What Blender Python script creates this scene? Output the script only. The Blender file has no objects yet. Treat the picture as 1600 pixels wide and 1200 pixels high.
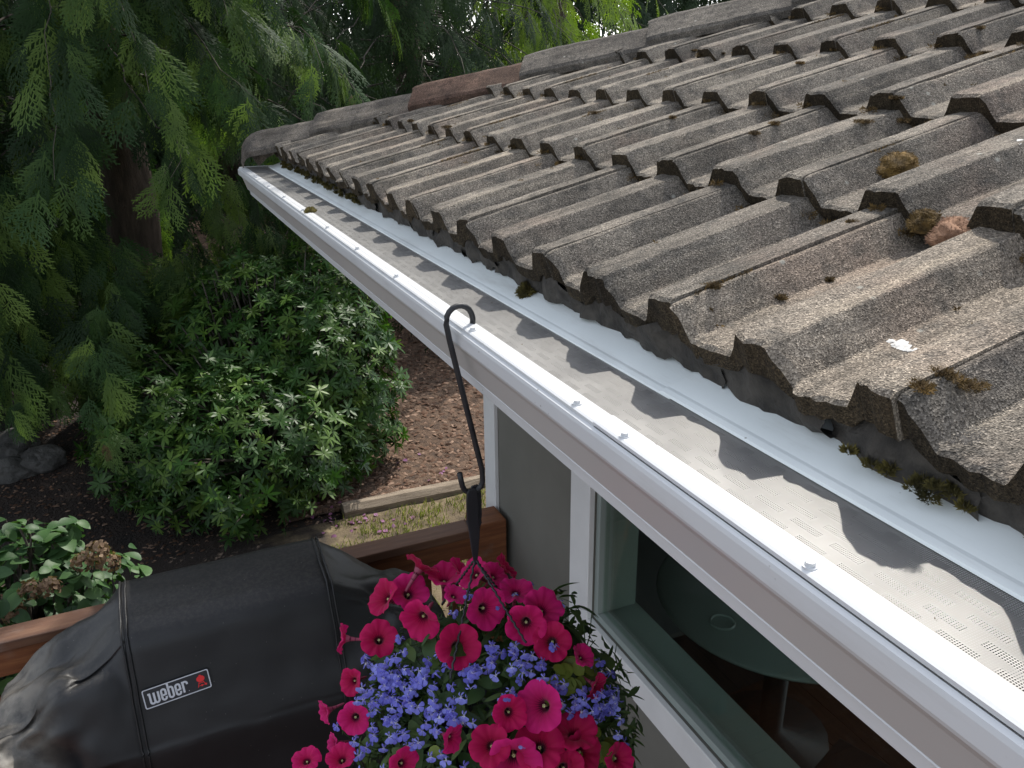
import bpy, bmesh, math, random
import numpy as np
from mathutils import Matrix, Vector, noise

rnd = random.Random(7)
rng = np.random.default_rng(7)
sc = bpy.context.scene
col = sc.collection
# ------------------------------------------------------------------ camera, sky, sun, exposure
# world: x = towards the house, y = along the eave away from the camera, z = up; gutter lip at x=0, z=0
FPX, PITCH, YAW, ROLL = 1280.163, 0.3605, 0.4199, -0.0119
CAM = Vector((-0.4219, 0.0, 0.3627))
def cam_axes():
    F0 = Vector((math.sin(YAW), math.cos(YAW), 0)); R = Vector((math.cos(YAW), -math.sin(YAW), 0)); U = Vector((0, 0, 1))
    F = F0*math.cos(PITCH) - U*math.sin(PITCH); V = F0*math.sin(PITCH) + U*math.cos(PITCH)
    return R*math.cos(ROLL) + V*math.sin(ROLL), -R*math.sin(ROLL) + V*math.cos(ROLL), F
CR, CV, CF = cam_axes()
cd = bpy.data.cameras.new('camera'); cam = bpy.data.objects.new('camera', cd); col.objects.link(cam)
cd.sensor_width = 36; cd.lens = 36*FPX/1600; cd.clip_start = .02; cd.clip_end = 500
M4 = Matrix.Identity(4)
for i in range(3):
    M4[i][0], M4[i][1], M4[i][2], M4[i][3] = CR[i], CV[i], -CF[i], CAM[i]
cam.matrix_world = M4
sc.camera = cam
def ray(px, py): return CF + CR*(px-800)/FPX - CV*(py-600)/FPX
def on_x(px, py, X): d = ray(px, py); return CAM + d*((X-CAM.x)/d.x)
def on_y(px, py, Y): d = ray(px, py); return CAM + d*((Y-CAM.y)/d.y)
def on_z(px, py, Z): d = ray(px, py); return CAM + d*((Z-CAM.z)/d.z)
def pix(P):
    d = Vector(P)-CAM; z = d.dot(CF)
    if z < .05: return (-9999, -9999, z)
    return (800+FPX*d.dot(CR)/z, 600-FPX*d.dot(CV)/z, z)

SUN_EL, SUN_AZ = math.radians(52), math.radians(44)     # azimuth from +y towards +x
sdir = Vector((math.sin(SUN_AZ)*math.cos(SUN_EL), math.cos(SUN_AZ)*math.cos(SUN_EL), math.sin(SUN_EL)))
w = bpy.data.worlds.new('World'); sc.world = w; w.use_nodes = True
nt = w.node_tree; bg = nt.nodes['Background']
sky = nt.nodes.new('ShaderNodeTexSky'); sky.sky_type = 'NISHITA'; sky.sun_disc = False
sky.sun_elevation = SUN_EL; sky.sun_rotation = SUN_AZ
hsv = nt.nodes.new('ShaderNodeHueSaturation'); hsv.inputs['Saturation'].default_value = .38     # sky desaturated to take the blue cast out of the shade
nt.links.new(sky.outputs[0], hsv.inputs['Color']); nt.links.new(hsv.outputs[0], bg.inputs[0]); bg.inputs[1].default_value = .15
sl = bpy.data.lights.new('sun', 'SUN'); sl.energy = 2.4; sl.angle = math.radians(.6); sl.color = (1, .95, .87)
so = bpy.data.objects.new('sun', sl); col.objects.link(so); so.rotation_euler = sdir.to_track_quat('Z', 'Y').to_euler()
vs = sc.view_settings; vs.view_transform = 'Standard'; vs.look = 'None'; vs.gamma = 1; vs.use_curve_mapping = False; vs.exposure = 1.12
sc.cycles.max_bounces = 8; sc.cycles.transparent_max_bounces = 24
sc.cycles.use_denoising = True

# ------------------------------------------------------------------ materials
def new_mat(name):
    m = bpy.data.materials.new(name); m.use_nodes = True
    return m, m.node_tree, m.node_tree.nodes['Principled BSDF']
def N(nt, t, **k):
    n = nt.nodes.new(t)
    for a, v in k.items():
        if a.startswith('i_'): n.inputs[a[2:].replace('_', ' ')].default_value = v
        else: setattr(n, a, v)
    return n
def ramp(nt, src, stops, interp='LINEAR'):
    r = nt.nodes.new('ShaderNodeValToRGB'); e = r.color_ramp.elements; r.color_ramp.interpolation = interp
    while len(e) < len(stops): e.new(.5)
    for el, (p, c) in zip(e, stops):
        el.position = p; el.color = (*c, 1) if len(c) == 3 else c
    nt.links.new(src, r.inputs[0]); return r.outputs[0]
def mixc(nt, fac, a, b, blend='MIX'):
    n = nt.nodes.new('ShaderNodeMix'); n.data_type = 'RGBA'; n.blend_type = blend
    for s, v in ((n.inputs[0], fac), (n.inputs[6], a), (n.inputs[7], b)):
        if isinstance(v, (int, float)): s.default_value = v
        elif isinstance(v, tuple): s.default_value = (*v, 1)
        else: nt.links.new(v, s)
    return n.outputs[2]
def g(v): return (v, v, v)
def noise_tex(nt, vec, scale, detail=4, rough=.55):
    n = N(nt, 'ShaderNodeTexNoise'); n.inputs['Scale'].default_value = scale; n.inputs['Detail'].default_value = detail; n.inputs['Roughness'].default_value = rough
    nt.links.new(vec, n.inputs['Vector']); return n.outputs['Fac']
def pos_of(nt, kind='world'):
    if kind == 'world': return nt.nodes.new('ShaderNodeNewGeometry').outputs['Position']
    return nt.nodes.new('ShaderNodeTexCoord').outputs['Object']
def bump(nt, bsdf, h, strength, dist):
    b = nt.nodes.new('ShaderNodeBump'); b.inputs['Strength'].default_value = strength; b.inputs['Distance'].default_value = dist
    nt.links.new(h, b.inputs['Height']); nt.links.new(b.outputs[0], bsdf.inputs['Normal']); return b
def mat_noise(name, c1, c2, scale=8, rough=.7, bstr=.3, bscale=60, bdist=.003, space='world', spec=.5, stretch=None):
    m, nt, b = new_mat(name); v = pos_of(nt, space)
    if stretch:
        mp = N(nt, 'ShaderNodeMapping'); mp.inputs['Scale'].default_value = stretch; nt.links.new(v, mp.inputs[0]); v = mp.outputs[0]
    f = noise_tex(nt, v, scale, 5); nt.links.new(ramp(nt, f, [(.3, c1), (.7, c2)]), b.inputs['Base Color'])
    b.inputs['Roughness'].default_value = rough; b.inputs['Specular IOR Level'].default_value = spec
    if bstr: bump(nt, b, noise_tex(nt, v, bscale, 3), bstr, bdist)
    return m
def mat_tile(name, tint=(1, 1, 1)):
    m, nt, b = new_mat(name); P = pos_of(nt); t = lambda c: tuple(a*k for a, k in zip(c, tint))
    oi = nt.nodes.new('ShaderNodeObjectInfo').outputs['Random']
    a = noise_tex(nt, P, 7, 5); c0 = ramp(nt, a, [(.3, t((.118, .107, .093))), (.5, t((.215, .193, .166))), (.72, t((.31, .278, .235)))])
    pk = noise_tex(nt, P, 4.1, 4); c0 = mixc(nt, ramp(nt, pk, [(.54, g(0)), (.70, g(.5))]), c0, t((.25, .19, .155)))
    n2 = noise_tex(nt, P, 38, 4); c0 = mixc(nt, ramp(nt, n2, [(.5, g(0)), (.72, g(.75))]), c0, t((.075, .074, .07)))
    oc = nt.nodes.new('ShaderNodeTexCoord').outputs['Object']; mp = N(nt, 'ShaderNodeMapping'); mp.inputs['Scale'].default_value = (1, .07, .3)
    cxz = nt.nodes.new('ShaderNodeCombineXYZ'); nt.links.new(oi, cxz.inputs[0]); nt.links.new(oi, cxz.inputs[2]); vm = N(nt, 'ShaderNodeVectorMath', operation='ADD'); nt.links.new(oc, vm.inputs[0]); nt.links.new(cxz.outputs[0], vm.inputs[1]); nt.links.new(vm.outputs[0], mp.inputs[0])
    sk = noise_tex(nt, mp.outputs[0], 60, 4, .6); c0 = mixc(nt, ramp(nt, sk, [(.48, g(0)), (.70, g(.6))]), c0, t((.08, .072, .062)))
    sk2 = noise_tex(nt, mp.outputs[0], 33, 3, .5); c0 = mixc(nt, ramp(nt, sk2, [(.58, g(0)), (.74, g(.55))]), c0, t((.42, .37, .30)))
    orr = ramp(nt, oi, [(0, (.74, .73, .72)), (.35, (1.0, .98, .95)), (.7, (1.10, 1.08, 1.04)), (1, (1.26, 1.19, 1.11))]); c0 = mixc(nt, 1.0, c0, orr, 'MULTIPLY')
    vo = N(nt, 'ShaderNodeTexVoronoi'); vo.inputs['Scale'].default_value = 600; nt.links.new(P, vo.inputs['Vector'])
    gr = ramp(nt, vo.outputs['Color'], [(.0, g(.22)), (.42, g(.8)), (.75, g(1.25)), (1, g(2.3))]); c0 = mixc(nt, 1.0, c0, gr, 'MULTIPLY')
    v2 = N(nt, 'ShaderNodeTexVoronoi'); v2.inputs['Scale'].default_value = 26; v2.inputs['Randomness'].default_value = 1; nt.links.new(P, v2.inputs['Vector'])
    li = ramp(nt, v2.outputs['Distance'], [(.07, g(1)), (.12, g(0))]); n3 = noise_tex(nt, P, 5.3, 2)
    li = mixc(nt, 1.0, li, ramp(nt, n3, [(.56, g(0)), (.62, g(.7))]), 'MULTIPLY'); c0 = mixc(nt, li, c0, (.42, .41, .36))
    nt.links.new(c0, b.inputs['Base Color']); b.inputs['Roughness'].default_value = .95; b.inputs['Specular IOR Level'].default_value = .2
    h = N(nt, 'ShaderNodeMath', operation='ADD'); nt.links.new(vo.outputs['Distance'], h.inputs[0]); nt.links.new(noise_tex(nt, P, 170, 4), h.inputs[1])
    bump(nt, b, h.outputs[0], .9, .0022)
    return m
def mat_leaf(name, c_dark, c_mid, c_light, rough=.5, trans=.3, spec=.4, nscale=3.0):
    m, nt, b = new_mat(name)
    at = N(nt, 'ShaderNodeAttribute', attribute_name='tint'); oi = nt.nodes.new('ShaderNodeObjectInfo').outputs['Random']
    s = N(nt, 'ShaderNodeMath', operation='ADD'); nt.links.new(at.outputs['Fac'], s.inputs[0]); nt.links.new(oi, s.inputs[1])
    fr = N(nt, 'ShaderNodeMath', operation='FRACT'); nt.links.new(s.outputs[0], fr.inputs[0])
    nz = noise_tex(nt, pos_of(nt), nscale, 3); av = N(nt, 'ShaderNodeMath', operation='MULTIPLY_ADD'); nt.links.new(fr.outputs[0], av.inputs[0]); av.inputs[1].default_value = .6
    hf = N(nt, 'ShaderNodeMath', operation='MULTIPLY'); nt.links.new(nz, hf.inputs[0]); hf.inputs[1].default_value = .4; nt.links.new(hf.outputs[0], av.inputs[2])
    c = ramp(nt, av.outputs[0], [(.12, c_dark), (.5, c_mid), (.88, c_light)])
    nt.links.new(c, b.inputs['Base Color']); b.inputs['Roughness'].default_value = rough; b.inputs['Specular IOR Level'].default_value = spec
    tr = nt.nodes.new('ShaderNodeBsdfTranslucent'); nt.links.new(mixc(nt, 1.0, c, (1.3, 1.5, .6), 'MULTIPLY'), tr.inputs[0])
    mx = nt.nodes.new('ShaderNodeMixShader'); mx.inputs[0].default_value = trans
    nt.links.new(b.outputs[0], mx.inputs[1]); nt.links.new(tr.outputs[0], mx.inputs[2]); nt.links.new(mx.outputs[0], nt.nodes['Material Output'].inputs[0])
    return m
MT = {}
MT['tile'] = mat_tile('concrete_tile'); MT['cap'] = mat_tile('concrete_cap', (.62, .63, .66)); MT['cap_red'] = mat_tile('red_cap', (.80, .58, .52))
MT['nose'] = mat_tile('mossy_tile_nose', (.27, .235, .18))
MT['mortar'] = mat_noise('dark_mortar', (.02, .018, .016), (.075, .066, .056), 30, .95, .8, 150, .004)
MT['white'] = mat_noise('white_gutter_paint', (.70, .72, .74), (.78, .79, .80), 3, .3, .05, 30, .001, spec=.5)
MT['flash'] = mat_noise('white_flashing_paint', (.76, .79, .80), (.84, .86, .87), 5, .42, .12, 20, .002)
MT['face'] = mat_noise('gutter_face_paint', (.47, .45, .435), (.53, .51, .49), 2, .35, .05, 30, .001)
def mat_paint(name, c1, c2, rough):
    m, nt, b = new_mat(name); P = pos_of(nt); c = ramp(nt, noise_tex(nt, P, 3, 4), [(.3, c1), (.7, c2)])
    mp = N(nt, 'ShaderNodeMapping'); mp.inputs['Scale'].default_value = (30, 5, 30); nt.links.new(P, mp.inputs[0])
    c = mixc(nt, ramp(nt, noise_tex(nt, mp.outputs[0], 1.2, 5, .65), [(.50, g(0)), (.78, g(.38))]), c, (.40, .39, .35))
    v = N(nt, 'ShaderNodeTexVoronoi'); v.inputs['Scale'].default_value = 70; nt.links.new(P, v.inputs['Vector']); k = ramp(nt, v.outputs['Distance'], [(.06, g(.8)), (.11, g(0))])
    k = mixc(nt, 1.0, k, ramp(nt, noise_tex(nt, P, 9, 3), [(.55, g(0)), (.62, g(1))]), 'MULTIPLY'); c = mixc(nt, k, c, (.12, .10, .07))
    nt.links.new(c, b.inputs['Base Color']); b.inputs['Roughness'].default_value = rough; bump(nt, b, noise_tex(nt, P, 7, 3), .15, .002); return m
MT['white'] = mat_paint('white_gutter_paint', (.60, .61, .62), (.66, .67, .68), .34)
MT['flash'] = mat_paint('white_flashing_paint', (.77, .82, .81), (.84, .88, .87), .45)
MT['trim'] = mat_noise('white_trim_paint', (.68, .68, .67), (.76, .76, .75), 6, .5, .15, 80, .001)
MT['wall'] = mat_noise('grey_green_wall', (.14, .135, .115), (.17, .165, .142), 3, .8, .35, 180, .001)
MT['soffit'] = mat_noise('soffit_paint', (.5, .5, .48), (.55, .55, .53), 3, .7, .1)
MT['black_metal'] = mat_noise('black_powder_coat', (.012, .013, .015), (.028, .029, .032), 60, .55, .4, 300, .0006)
MT['black_plastic'] = mat_noise('black_plastic', (.012, .013, .016), (.022, .023, .028), 20, .5, .2, 200, .0006)
MT['cedar_bark'] = mat_noise('cedar_bark', (.05, .035, .025), (.13, .095, .07), 6, .9, .9, 30, .02, stretch=(4, 4, .6))
MT['twig'] = mat_noise('pale_twig', (.03, .025, .02), (.11, .095, .075), 10, .85, .4, 60, .004)
MT['soil'] = mat_noise('dark_soil', (.009, .0065, .005), (.032, .02, .014), 5, .95, 1, 40, .03)
MT['mulch'] = mat_noise('bark_mulch', (.04, .024, .015), (.16, .098, .062), 16, .95, 1, 70, .02)
MT['timber'] = mat_noise('weathered_timber', (.16, .12, .085), (.33, .27, .2), 5, .9, .6, 40, .01, stretch=(1, 12, 12))
MT['stone'] = mat_noise('grey_boulder', (.05, .05, .048), (.14, .135, .125), 5, .9, .7, 25, .02)
MT['moss_brown'] = mat_noise('brown_moss', (.022, .015, .006), (.19, .115, .03), 30, 1, .5, 300, .003)
MT['moss_green'] = mat_noise('green_moss', (.03, .028, .006), (.16, .13, .03), 40, 1, .5, 300, .003)
MT['brown_debris'] = mat_noise('brown_debris', (.12, .06, .035), (.36, .21, .13), 40, .95, .5, 200, .003)
MT['guano'] = mat_noise('white_splash', (.42, .41, .39), (.66, .66, .64), 160, .9, .4, 300, .001)
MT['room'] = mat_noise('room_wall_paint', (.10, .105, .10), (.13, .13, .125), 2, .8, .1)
MT['reveal'] = mat_noise('window_reveal_paint', (.24, .28, .26), (.28, .32, .30), 2, .6, .05)
MT['dark_wood'] = mat_noise('dark_chair', (.01, .01, .01), (.02, .02, .02), 10, .5, .1)
def mat_wood(name, c1, c2, c3, rough=.6, stretch=(1.2, 14, 14), space='object'):
    m, nt, b = new_mat(name); v = pos_of(nt, space); oi = nt.nodes.new('ShaderNodeObjectInfo').outputs['Random']
    mp = N(nt, 'ShaderNodeMapping'); mp.inputs['Scale'].default_value = stretch; nt.links.new(v, mp.inputs[0])
    cx = nt.nodes.new('ShaderNodeCombineXYZ'); sc_ = N(nt, 'ShaderNodeMath', operation='MULTIPLY'); nt.links.new(oi, sc_.inputs[0]); sc_.inputs[1].default_value = 17
    nt.links.new(sc_.outputs[0], cx.inputs[0]); nt.links.new(cx.outputs[0], mp.inputs['Location'])
    f = noise_tex(nt, mp.outputs[0], 4, 6, .65); c = ramp(nt, f, [(.25, c1), (.5, c2), (.75, c3)])
    wn = noise_tex(nt, v, 9, 4); c = mixc(nt, ramp(nt, wn, [(.58, g(0)), (.75, g(.35))]), c, (.2, .17, .15))
    nt.links.new(c, b.inputs['Base Color']); b.inputs['Roughness'].default_value = rough; bump(nt, b, f, .35, .004); return m
MT['rail'] = mat_wood('stained_cedar', (.10, .033, .012), (.18, .062, .022), (.26, .105, .038))
MT['rail_top'] = mat_wood('stained_cedar_cap', (.075, .035, .02), (.12, .055, .03), (.17, .09, .05))
MT['deck'] = mat_wood('deck_boards', (.08, .04, .024), (.13, .07, .04), (.18, .1, .06), stretch=(14, 1.2, 14))
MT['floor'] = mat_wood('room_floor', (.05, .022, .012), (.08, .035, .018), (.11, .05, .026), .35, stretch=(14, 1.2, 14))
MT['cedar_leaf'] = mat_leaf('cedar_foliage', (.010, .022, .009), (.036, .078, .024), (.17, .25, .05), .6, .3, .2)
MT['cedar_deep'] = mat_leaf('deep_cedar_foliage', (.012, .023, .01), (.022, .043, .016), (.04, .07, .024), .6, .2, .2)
MT['bright_leaf'] = mat_leaf('bright_conifer_foliage', (.08, .13, .02), (.16, .24, .03), (.27, .36, .05), .55, .4)
MT['dead_leaf'] = mat_leaf('dead_cedar_foliage', (.07, .03, .015), (.13, .06, .03), (.2, .1, .05), .8, .15)
MT['rhodo'] = mat_leaf('rhododendron_leaf', (.02, .055, .012), (.04, .10, .02), (.12, .20, .035), .45, .28, .3)
MT['hydrangea'] = mat_leaf('hydrangea_leaf', (.02, .055, .018), (.04, .095, .03), (.075, .15, .045), .5, .2, .3)
MT['dry_bloom'] = mat_leaf('dried_hydrangea_bloom', (.10, .06, .035), (.2, .13, .08), (.34, .24, .16), .85, .25)
MT['basket_leaf'] = mat_leaf('basket_leaf', (.02, .045, .014), (.04, .085, .02), (.09, .15, .035), .5, .25, nscale=14)
MT['lime_leaf'] = mat_leaf('lime_leaf', (.10, .14, .02), (.15, .2, .03), (.22, .28, .05), .5, .35, nscale=14)
MT['grass'] = mat_leaf('lawn_grass', (.08, .11, .02), (.16, .19, .035), (.30, .27, .09), .6, .35, nscale=2.2)
MT['petal_litter'] = mat_leaf('fallen_petals', (.16, .06, .15), (.3, .12, .26), (.45, .22, .38), .6, .3)
MT['chip'] = mat_leaf('mulch_chip', (.045, .025, .016), (.13, .075, .05), (.33, .23, .17), .95, .02, .2, nscale=9)
def mat_petunia():
    m, nt, b = new_mat('petunia_petal'); tc = pos_of(nt, 'object'); oi = nt.nodes.new('ShaderNodeObjectInfo').outputs['Random']
    sx = nt.nodes.new('ShaderNodeSeparateXYZ'); nt.links.new(tc, sx.inputs[0])
    cb = nt.nodes.new('ShaderNodeCombineXYZ'); nt.links.new(sx.outputs[0], cb.inputs[0]); nt.links.new(sx.outputs[1], cb.inputs[1])
    ln = N(nt, 'ShaderNodeVectorMath', operation='LENGTH'); nt.links.new(cb.outputs[0], ln.inputs[0])
    at = N(nt, 'ShaderNodeMath', operation='ARCTAN2'); nt.links.new(sx.outputs[1], at.inputs[0]); nt.links.new(sx.outputs[0], at.inputs[1])
    s5 = N(nt, 'ShaderNodeMath', operation='MULTIPLY'); nt.links.new(at.outputs[0], s5.inputs[0]); s5.inputs[1].default_value = 20
    sn = N(nt, 'ShaderNodeMath', operation='SINE'); nt.links.new(s5.outputs[0], sn.inputs[0])
    ma = N(nt, 'ShaderNodeMath', operation='MULTIPLY_ADD'); nt.links.new(sn.outputs[0], ma.inputs[0]); ma.inputs[1].default_value = .0018; nt.links.new(ln.outputs['Value'], ma.inputs[2])
    sc_ = N(nt, 'ShaderNodeMath', operation='MULTIPLY'); nt.links.new(ma.outputs[0], sc_.inputs[0]); sc_.inputs[1].default_value = 26
    c = ramp(nt, sc_.outputs[0], [(.07, (.03, .001, .012)), (.15, (.10, .002, .025)), (.27, (.52, .004, .075)), (.95, (.74, .008, .155))])
    c = mixc(nt, 1.0, c, ramp(nt, oi, [(0, (.75, .72, .65)), (.5, (1, 1, 1)), (1, (1.1, 2.6, 1.75))]), 'MULTIPLY')
    nt.links.new(c, b.inputs['Base Color']); b.inputs['Roughness'].default_value = .6; b.inputs['Specular IOR Level'].default_value = .2
    b.inputs['Sheen Weight'].default_value = .15
    tr = nt.nodes.new('ShaderNodeBsdfTranslucent'); nt.links.new(c, tr.inputs[0]); mx = nt.nodes.new('ShaderNodeMixShader'); mx.inputs[0].default_value = .4
    nt.links.new(b.outputs[0], mx.inputs[1]); nt.links.new(tr.outputs[0], mx.inputs[2]); nt.links.new(mx.outputs[0], nt.nodes['Material Output'].inputs[0]); return m
MT['petunia'] = mat_petunia()
MT['petunia_tube'] = mat_noise('petunia_tube', (.22, .03, .07), (.32, .06, .11), 60, .6, 0)
MT['stamen'] = mat_noise('stamen', (.5, .5, .2), (.6, .6, .3), 60, .6, 0)
def mat_lobelia():
    m, nt, b = new_mat('lobelia_petal'); tc = pos_of(nt, 'object'); oi = nt.nodes.new('ShaderNodeObjectInfo').outputs['Random']
    ln = N(nt, 'ShaderNodeVectorMath', operation='LENGTH'); nt.links.new(tc, ln.inputs[0])
    sc_ = N(nt, 'ShaderNodeMath', operation='MULTIPLY'); nt.links.new(ln.outputs['Value'], sc_.inputs[0]); sc_.inputs[1].default_value = 80
    c = ramp(nt, sc_.outputs[0], [(.12, (.75, .75, .85)), (.24, (.29, .29, .80)), (.9, (.20, .22, .74))])
    c = mixc(nt, 1.0, c, ramp(nt, oi, [(0, (.6, .55, .8)), (.6, (1, 1, 1)), (1, (1.35, 1.4, 1.15))]), 'MULTIPLY')
    nt.links.new(c, b.inputs['Base Color']); b.inputs['Roughness'].default_value = .6
    tr = nt.nodes.new('ShaderNodeBsdfTranslucent'); nt.links.new(c, tr.inputs[0]); mx = nt.nodes.new('ShaderNodeMixShader'); mx.inputs[0].default_value = .35
    nt.links.new(b.outputs[0], mx.inputs[1]); nt.links.new(tr.outputs[0], mx.inputs[2]); nt.links.new(mx.outputs[0], nt.nodes['Material Output'].inputs[0]); return m
MT['lobelia'] = mat_lobelia()
def mat_screen():
    m, nt, b = new_mat('woven_wire_screen'); sx = nt.nodes.new('ShaderNodeSeparateXYZ'); nt.links.new(pos_of(nt), sx.inputs[0])
    hs = []
    for k in (0, 1):
        mu = N(nt, 'ShaderNodeMath', operation='MULTIPLY'); nt.links.new(sx.outputs[k], mu.inputs[0]); mu.inputs[1].default_value = 1/.0021
        fr = N(nt, 'ShaderNodeMath', operation='FRACT'); nt.links.new(mu.outputs[0], fr.inputs[0])
        gt = N(nt, 'ShaderNodeMath', operation='LESS_THAN'); nt.links.new(fr.outputs[0], gt.inputs[0]); gt.inputs[1].default_value = .46; hs.append(gt.outputs[0])
    mxm = N(nt, 'ShaderNodeMath', operation='MAXIMUM'); nt.links.new(hs[0], mxm.inputs[0]); nt.links.new(hs[1], mxm.inputs[1])
    f = noise_tex(nt, pos_of(nt), 14, 4); nt.links.new(ramp(nt, f, [(.3, (.19, .185, .178)), (.7, (.25, .244, .235))]), b.inputs['Base Color'])
    b.inputs['Metallic'].default_value = .25; b.inputs['Roughness'].default_value = .5
    tr = nt.nodes.new('ShaderNodeBsdfTransparent'); mx = nt.nodes.new('ShaderNodeMixShader'); nt.links.new(mxm.outputs[0], mx.inputs[0])
    nt.links.new(tr.outputs[0], mx.inputs[1]); nt.links.new(b.outputs[0], mx.inputs[2]); nt.links.new(mx.outputs[0], nt.nodes['Material Output'].inputs[0]); return m
MT['screen'] = mat_screen()
MT['plate'] = mat_noise('aluminium_plate', (.21, .21, .205), (.27, .27, .262), 12, .5, .1, 60, .001)
def mat_glass(name, tint, refl=1.5):
    m, nt, b = new_mat(name); nt.nodes.remove(b)
    fr = N(nt, 'ShaderNodeFresnel'); bf = nt.nodes.new('ShaderNodeNewGeometry').outputs['Backfacing']      # same reflectance from both sides of a face
    mi = N(nt, 'ShaderNodeMapRange'); nt.links.new(bf, mi.inputs[0]); mi.inputs[3].default_value = refl; mi.inputs[4].default_value = 1/refl; nt.links.new(mi.outputs[0], fr.inputs[0])
    tr = nt.nodes.new('ShaderNodeBsdfTransparent'); tr.inputs[0].default_value = (*tint, 1); gl = nt.nodes.new('ShaderNodeBsdfGlossy'); gl.inputs['Roughness'].default_value = .01
    mx = nt.nodes.new('ShaderNodeMixShader'); nt.links.new(fr.outputs[0], mx.inputs[0]); nt.links.new(tr.outputs[0], mx.inputs[1]); nt.links.new(gl.outputs[0], mx.inputs[2])
    nt.links.new(mx.outputs[0], nt.nodes['Material Output'].inputs[0]); return m
MT['glass'] = mat_glass('window_glass', (.86, .92, .88))
m, nt, b = new_mat('table_glass'); b.inputs['Base Color'].default_value = (.36, .42, .39, 1); b.inputs['Roughness'].default_value = .08; MT['table_glass'] = m
def mat_cover():
    m, nt, b = new_mat('black_vinyl_cover'); P = pos_of(nt)
    f = noise_tex(nt, P, 5, 5); c = ramp(nt, f, [(.3, (.006, .0066, .008)), (.7, (.012, .0125, .0145))])
    ge = nt.nodes.new('ShaderNodeNewGeometry'); sx = nt.nodes.new('ShaderNodeSeparateXYZ'); nt.links.new(ge.outputs['Normal'], sx.inputs[0])
    up = N(nt, 'ShaderNodeMapRange'); nt.links.new(sx.outputs[2], up.inputs[0]); up.inputs[1].default_value = .45; up.inputs[2].default_value = .98
    d = noise_tex(nt, P, 90, 5, .7); du = ramp(nt, d, [(.42, g(.12)), (.66, g(.62))])
    fm = N(nt, 'ShaderNodeMath', operation='MULTIPLY'); nt.links.new(up.outputs[0], fm.inputs[0]); nt.links.new(du, fm.inputs[1])
    c = mixc(nt, fm.outputs[0], c, (.055, .05, .042))
    px = nt.nodes.new('ShaderNodeSeparateXYZ'); nt.links.new(P, px.inputs[0]); mr = N(nt, 'ShaderNodeMapRange'); nt.links.new(px.outputs[0], mr.inputs[0]); mr.inputs[1].default_value = -.86; mr.inputs[2].default_value = -1.02
    d2 = noise_tex(nt, P, 11, 6, .7); f2 = N(nt, 'ShaderNodeMath', operation='MULTIPLY'); nt.links.new(mr.outputs[0], f2.inputs[0]); nt.links.new(ramp(nt, d2, [(.35, g(.15)), (.62, g(.9))]), f2.inputs[1])
    c = mixc(nt, f2.outputs[0], c, (.20, .18, .15))
    sp = N(nt, 'ShaderNodeTexVoronoi'); sp.inputs['Scale'].default_value = 34; nt.links.new(P, sp.inputs['Vector']); c = mixc(nt, ramp(nt, sp.outputs['Distance'], [(.035, g(.5)), (.06, g(0))]), c, (.2, .19, .17))
    nt.links.new(c, b.inputs['Base Color']); b.inputs['Roughness'].default_value = .48; b.inputs['Specular IOR Level'].default_value = .5
    bump(nt, b, noise_tex(nt, P, 330, 2), .12, .001); return m
MT['cover'] = mat_cover()
MT['label_black'] = mat_noise('label_black', (.010, .011, .016), (.013, .014, .02), 10, .4, 0)
MT['label_white'] = mat_noise('label_white', (.55, .57, .62), (.62, .64, .68), 10, .5, 0)
MT['label_red'] = mat_noise('label_red', (.75, .02, .025), (.8, .03, .03), 10, .5, 0)

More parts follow.
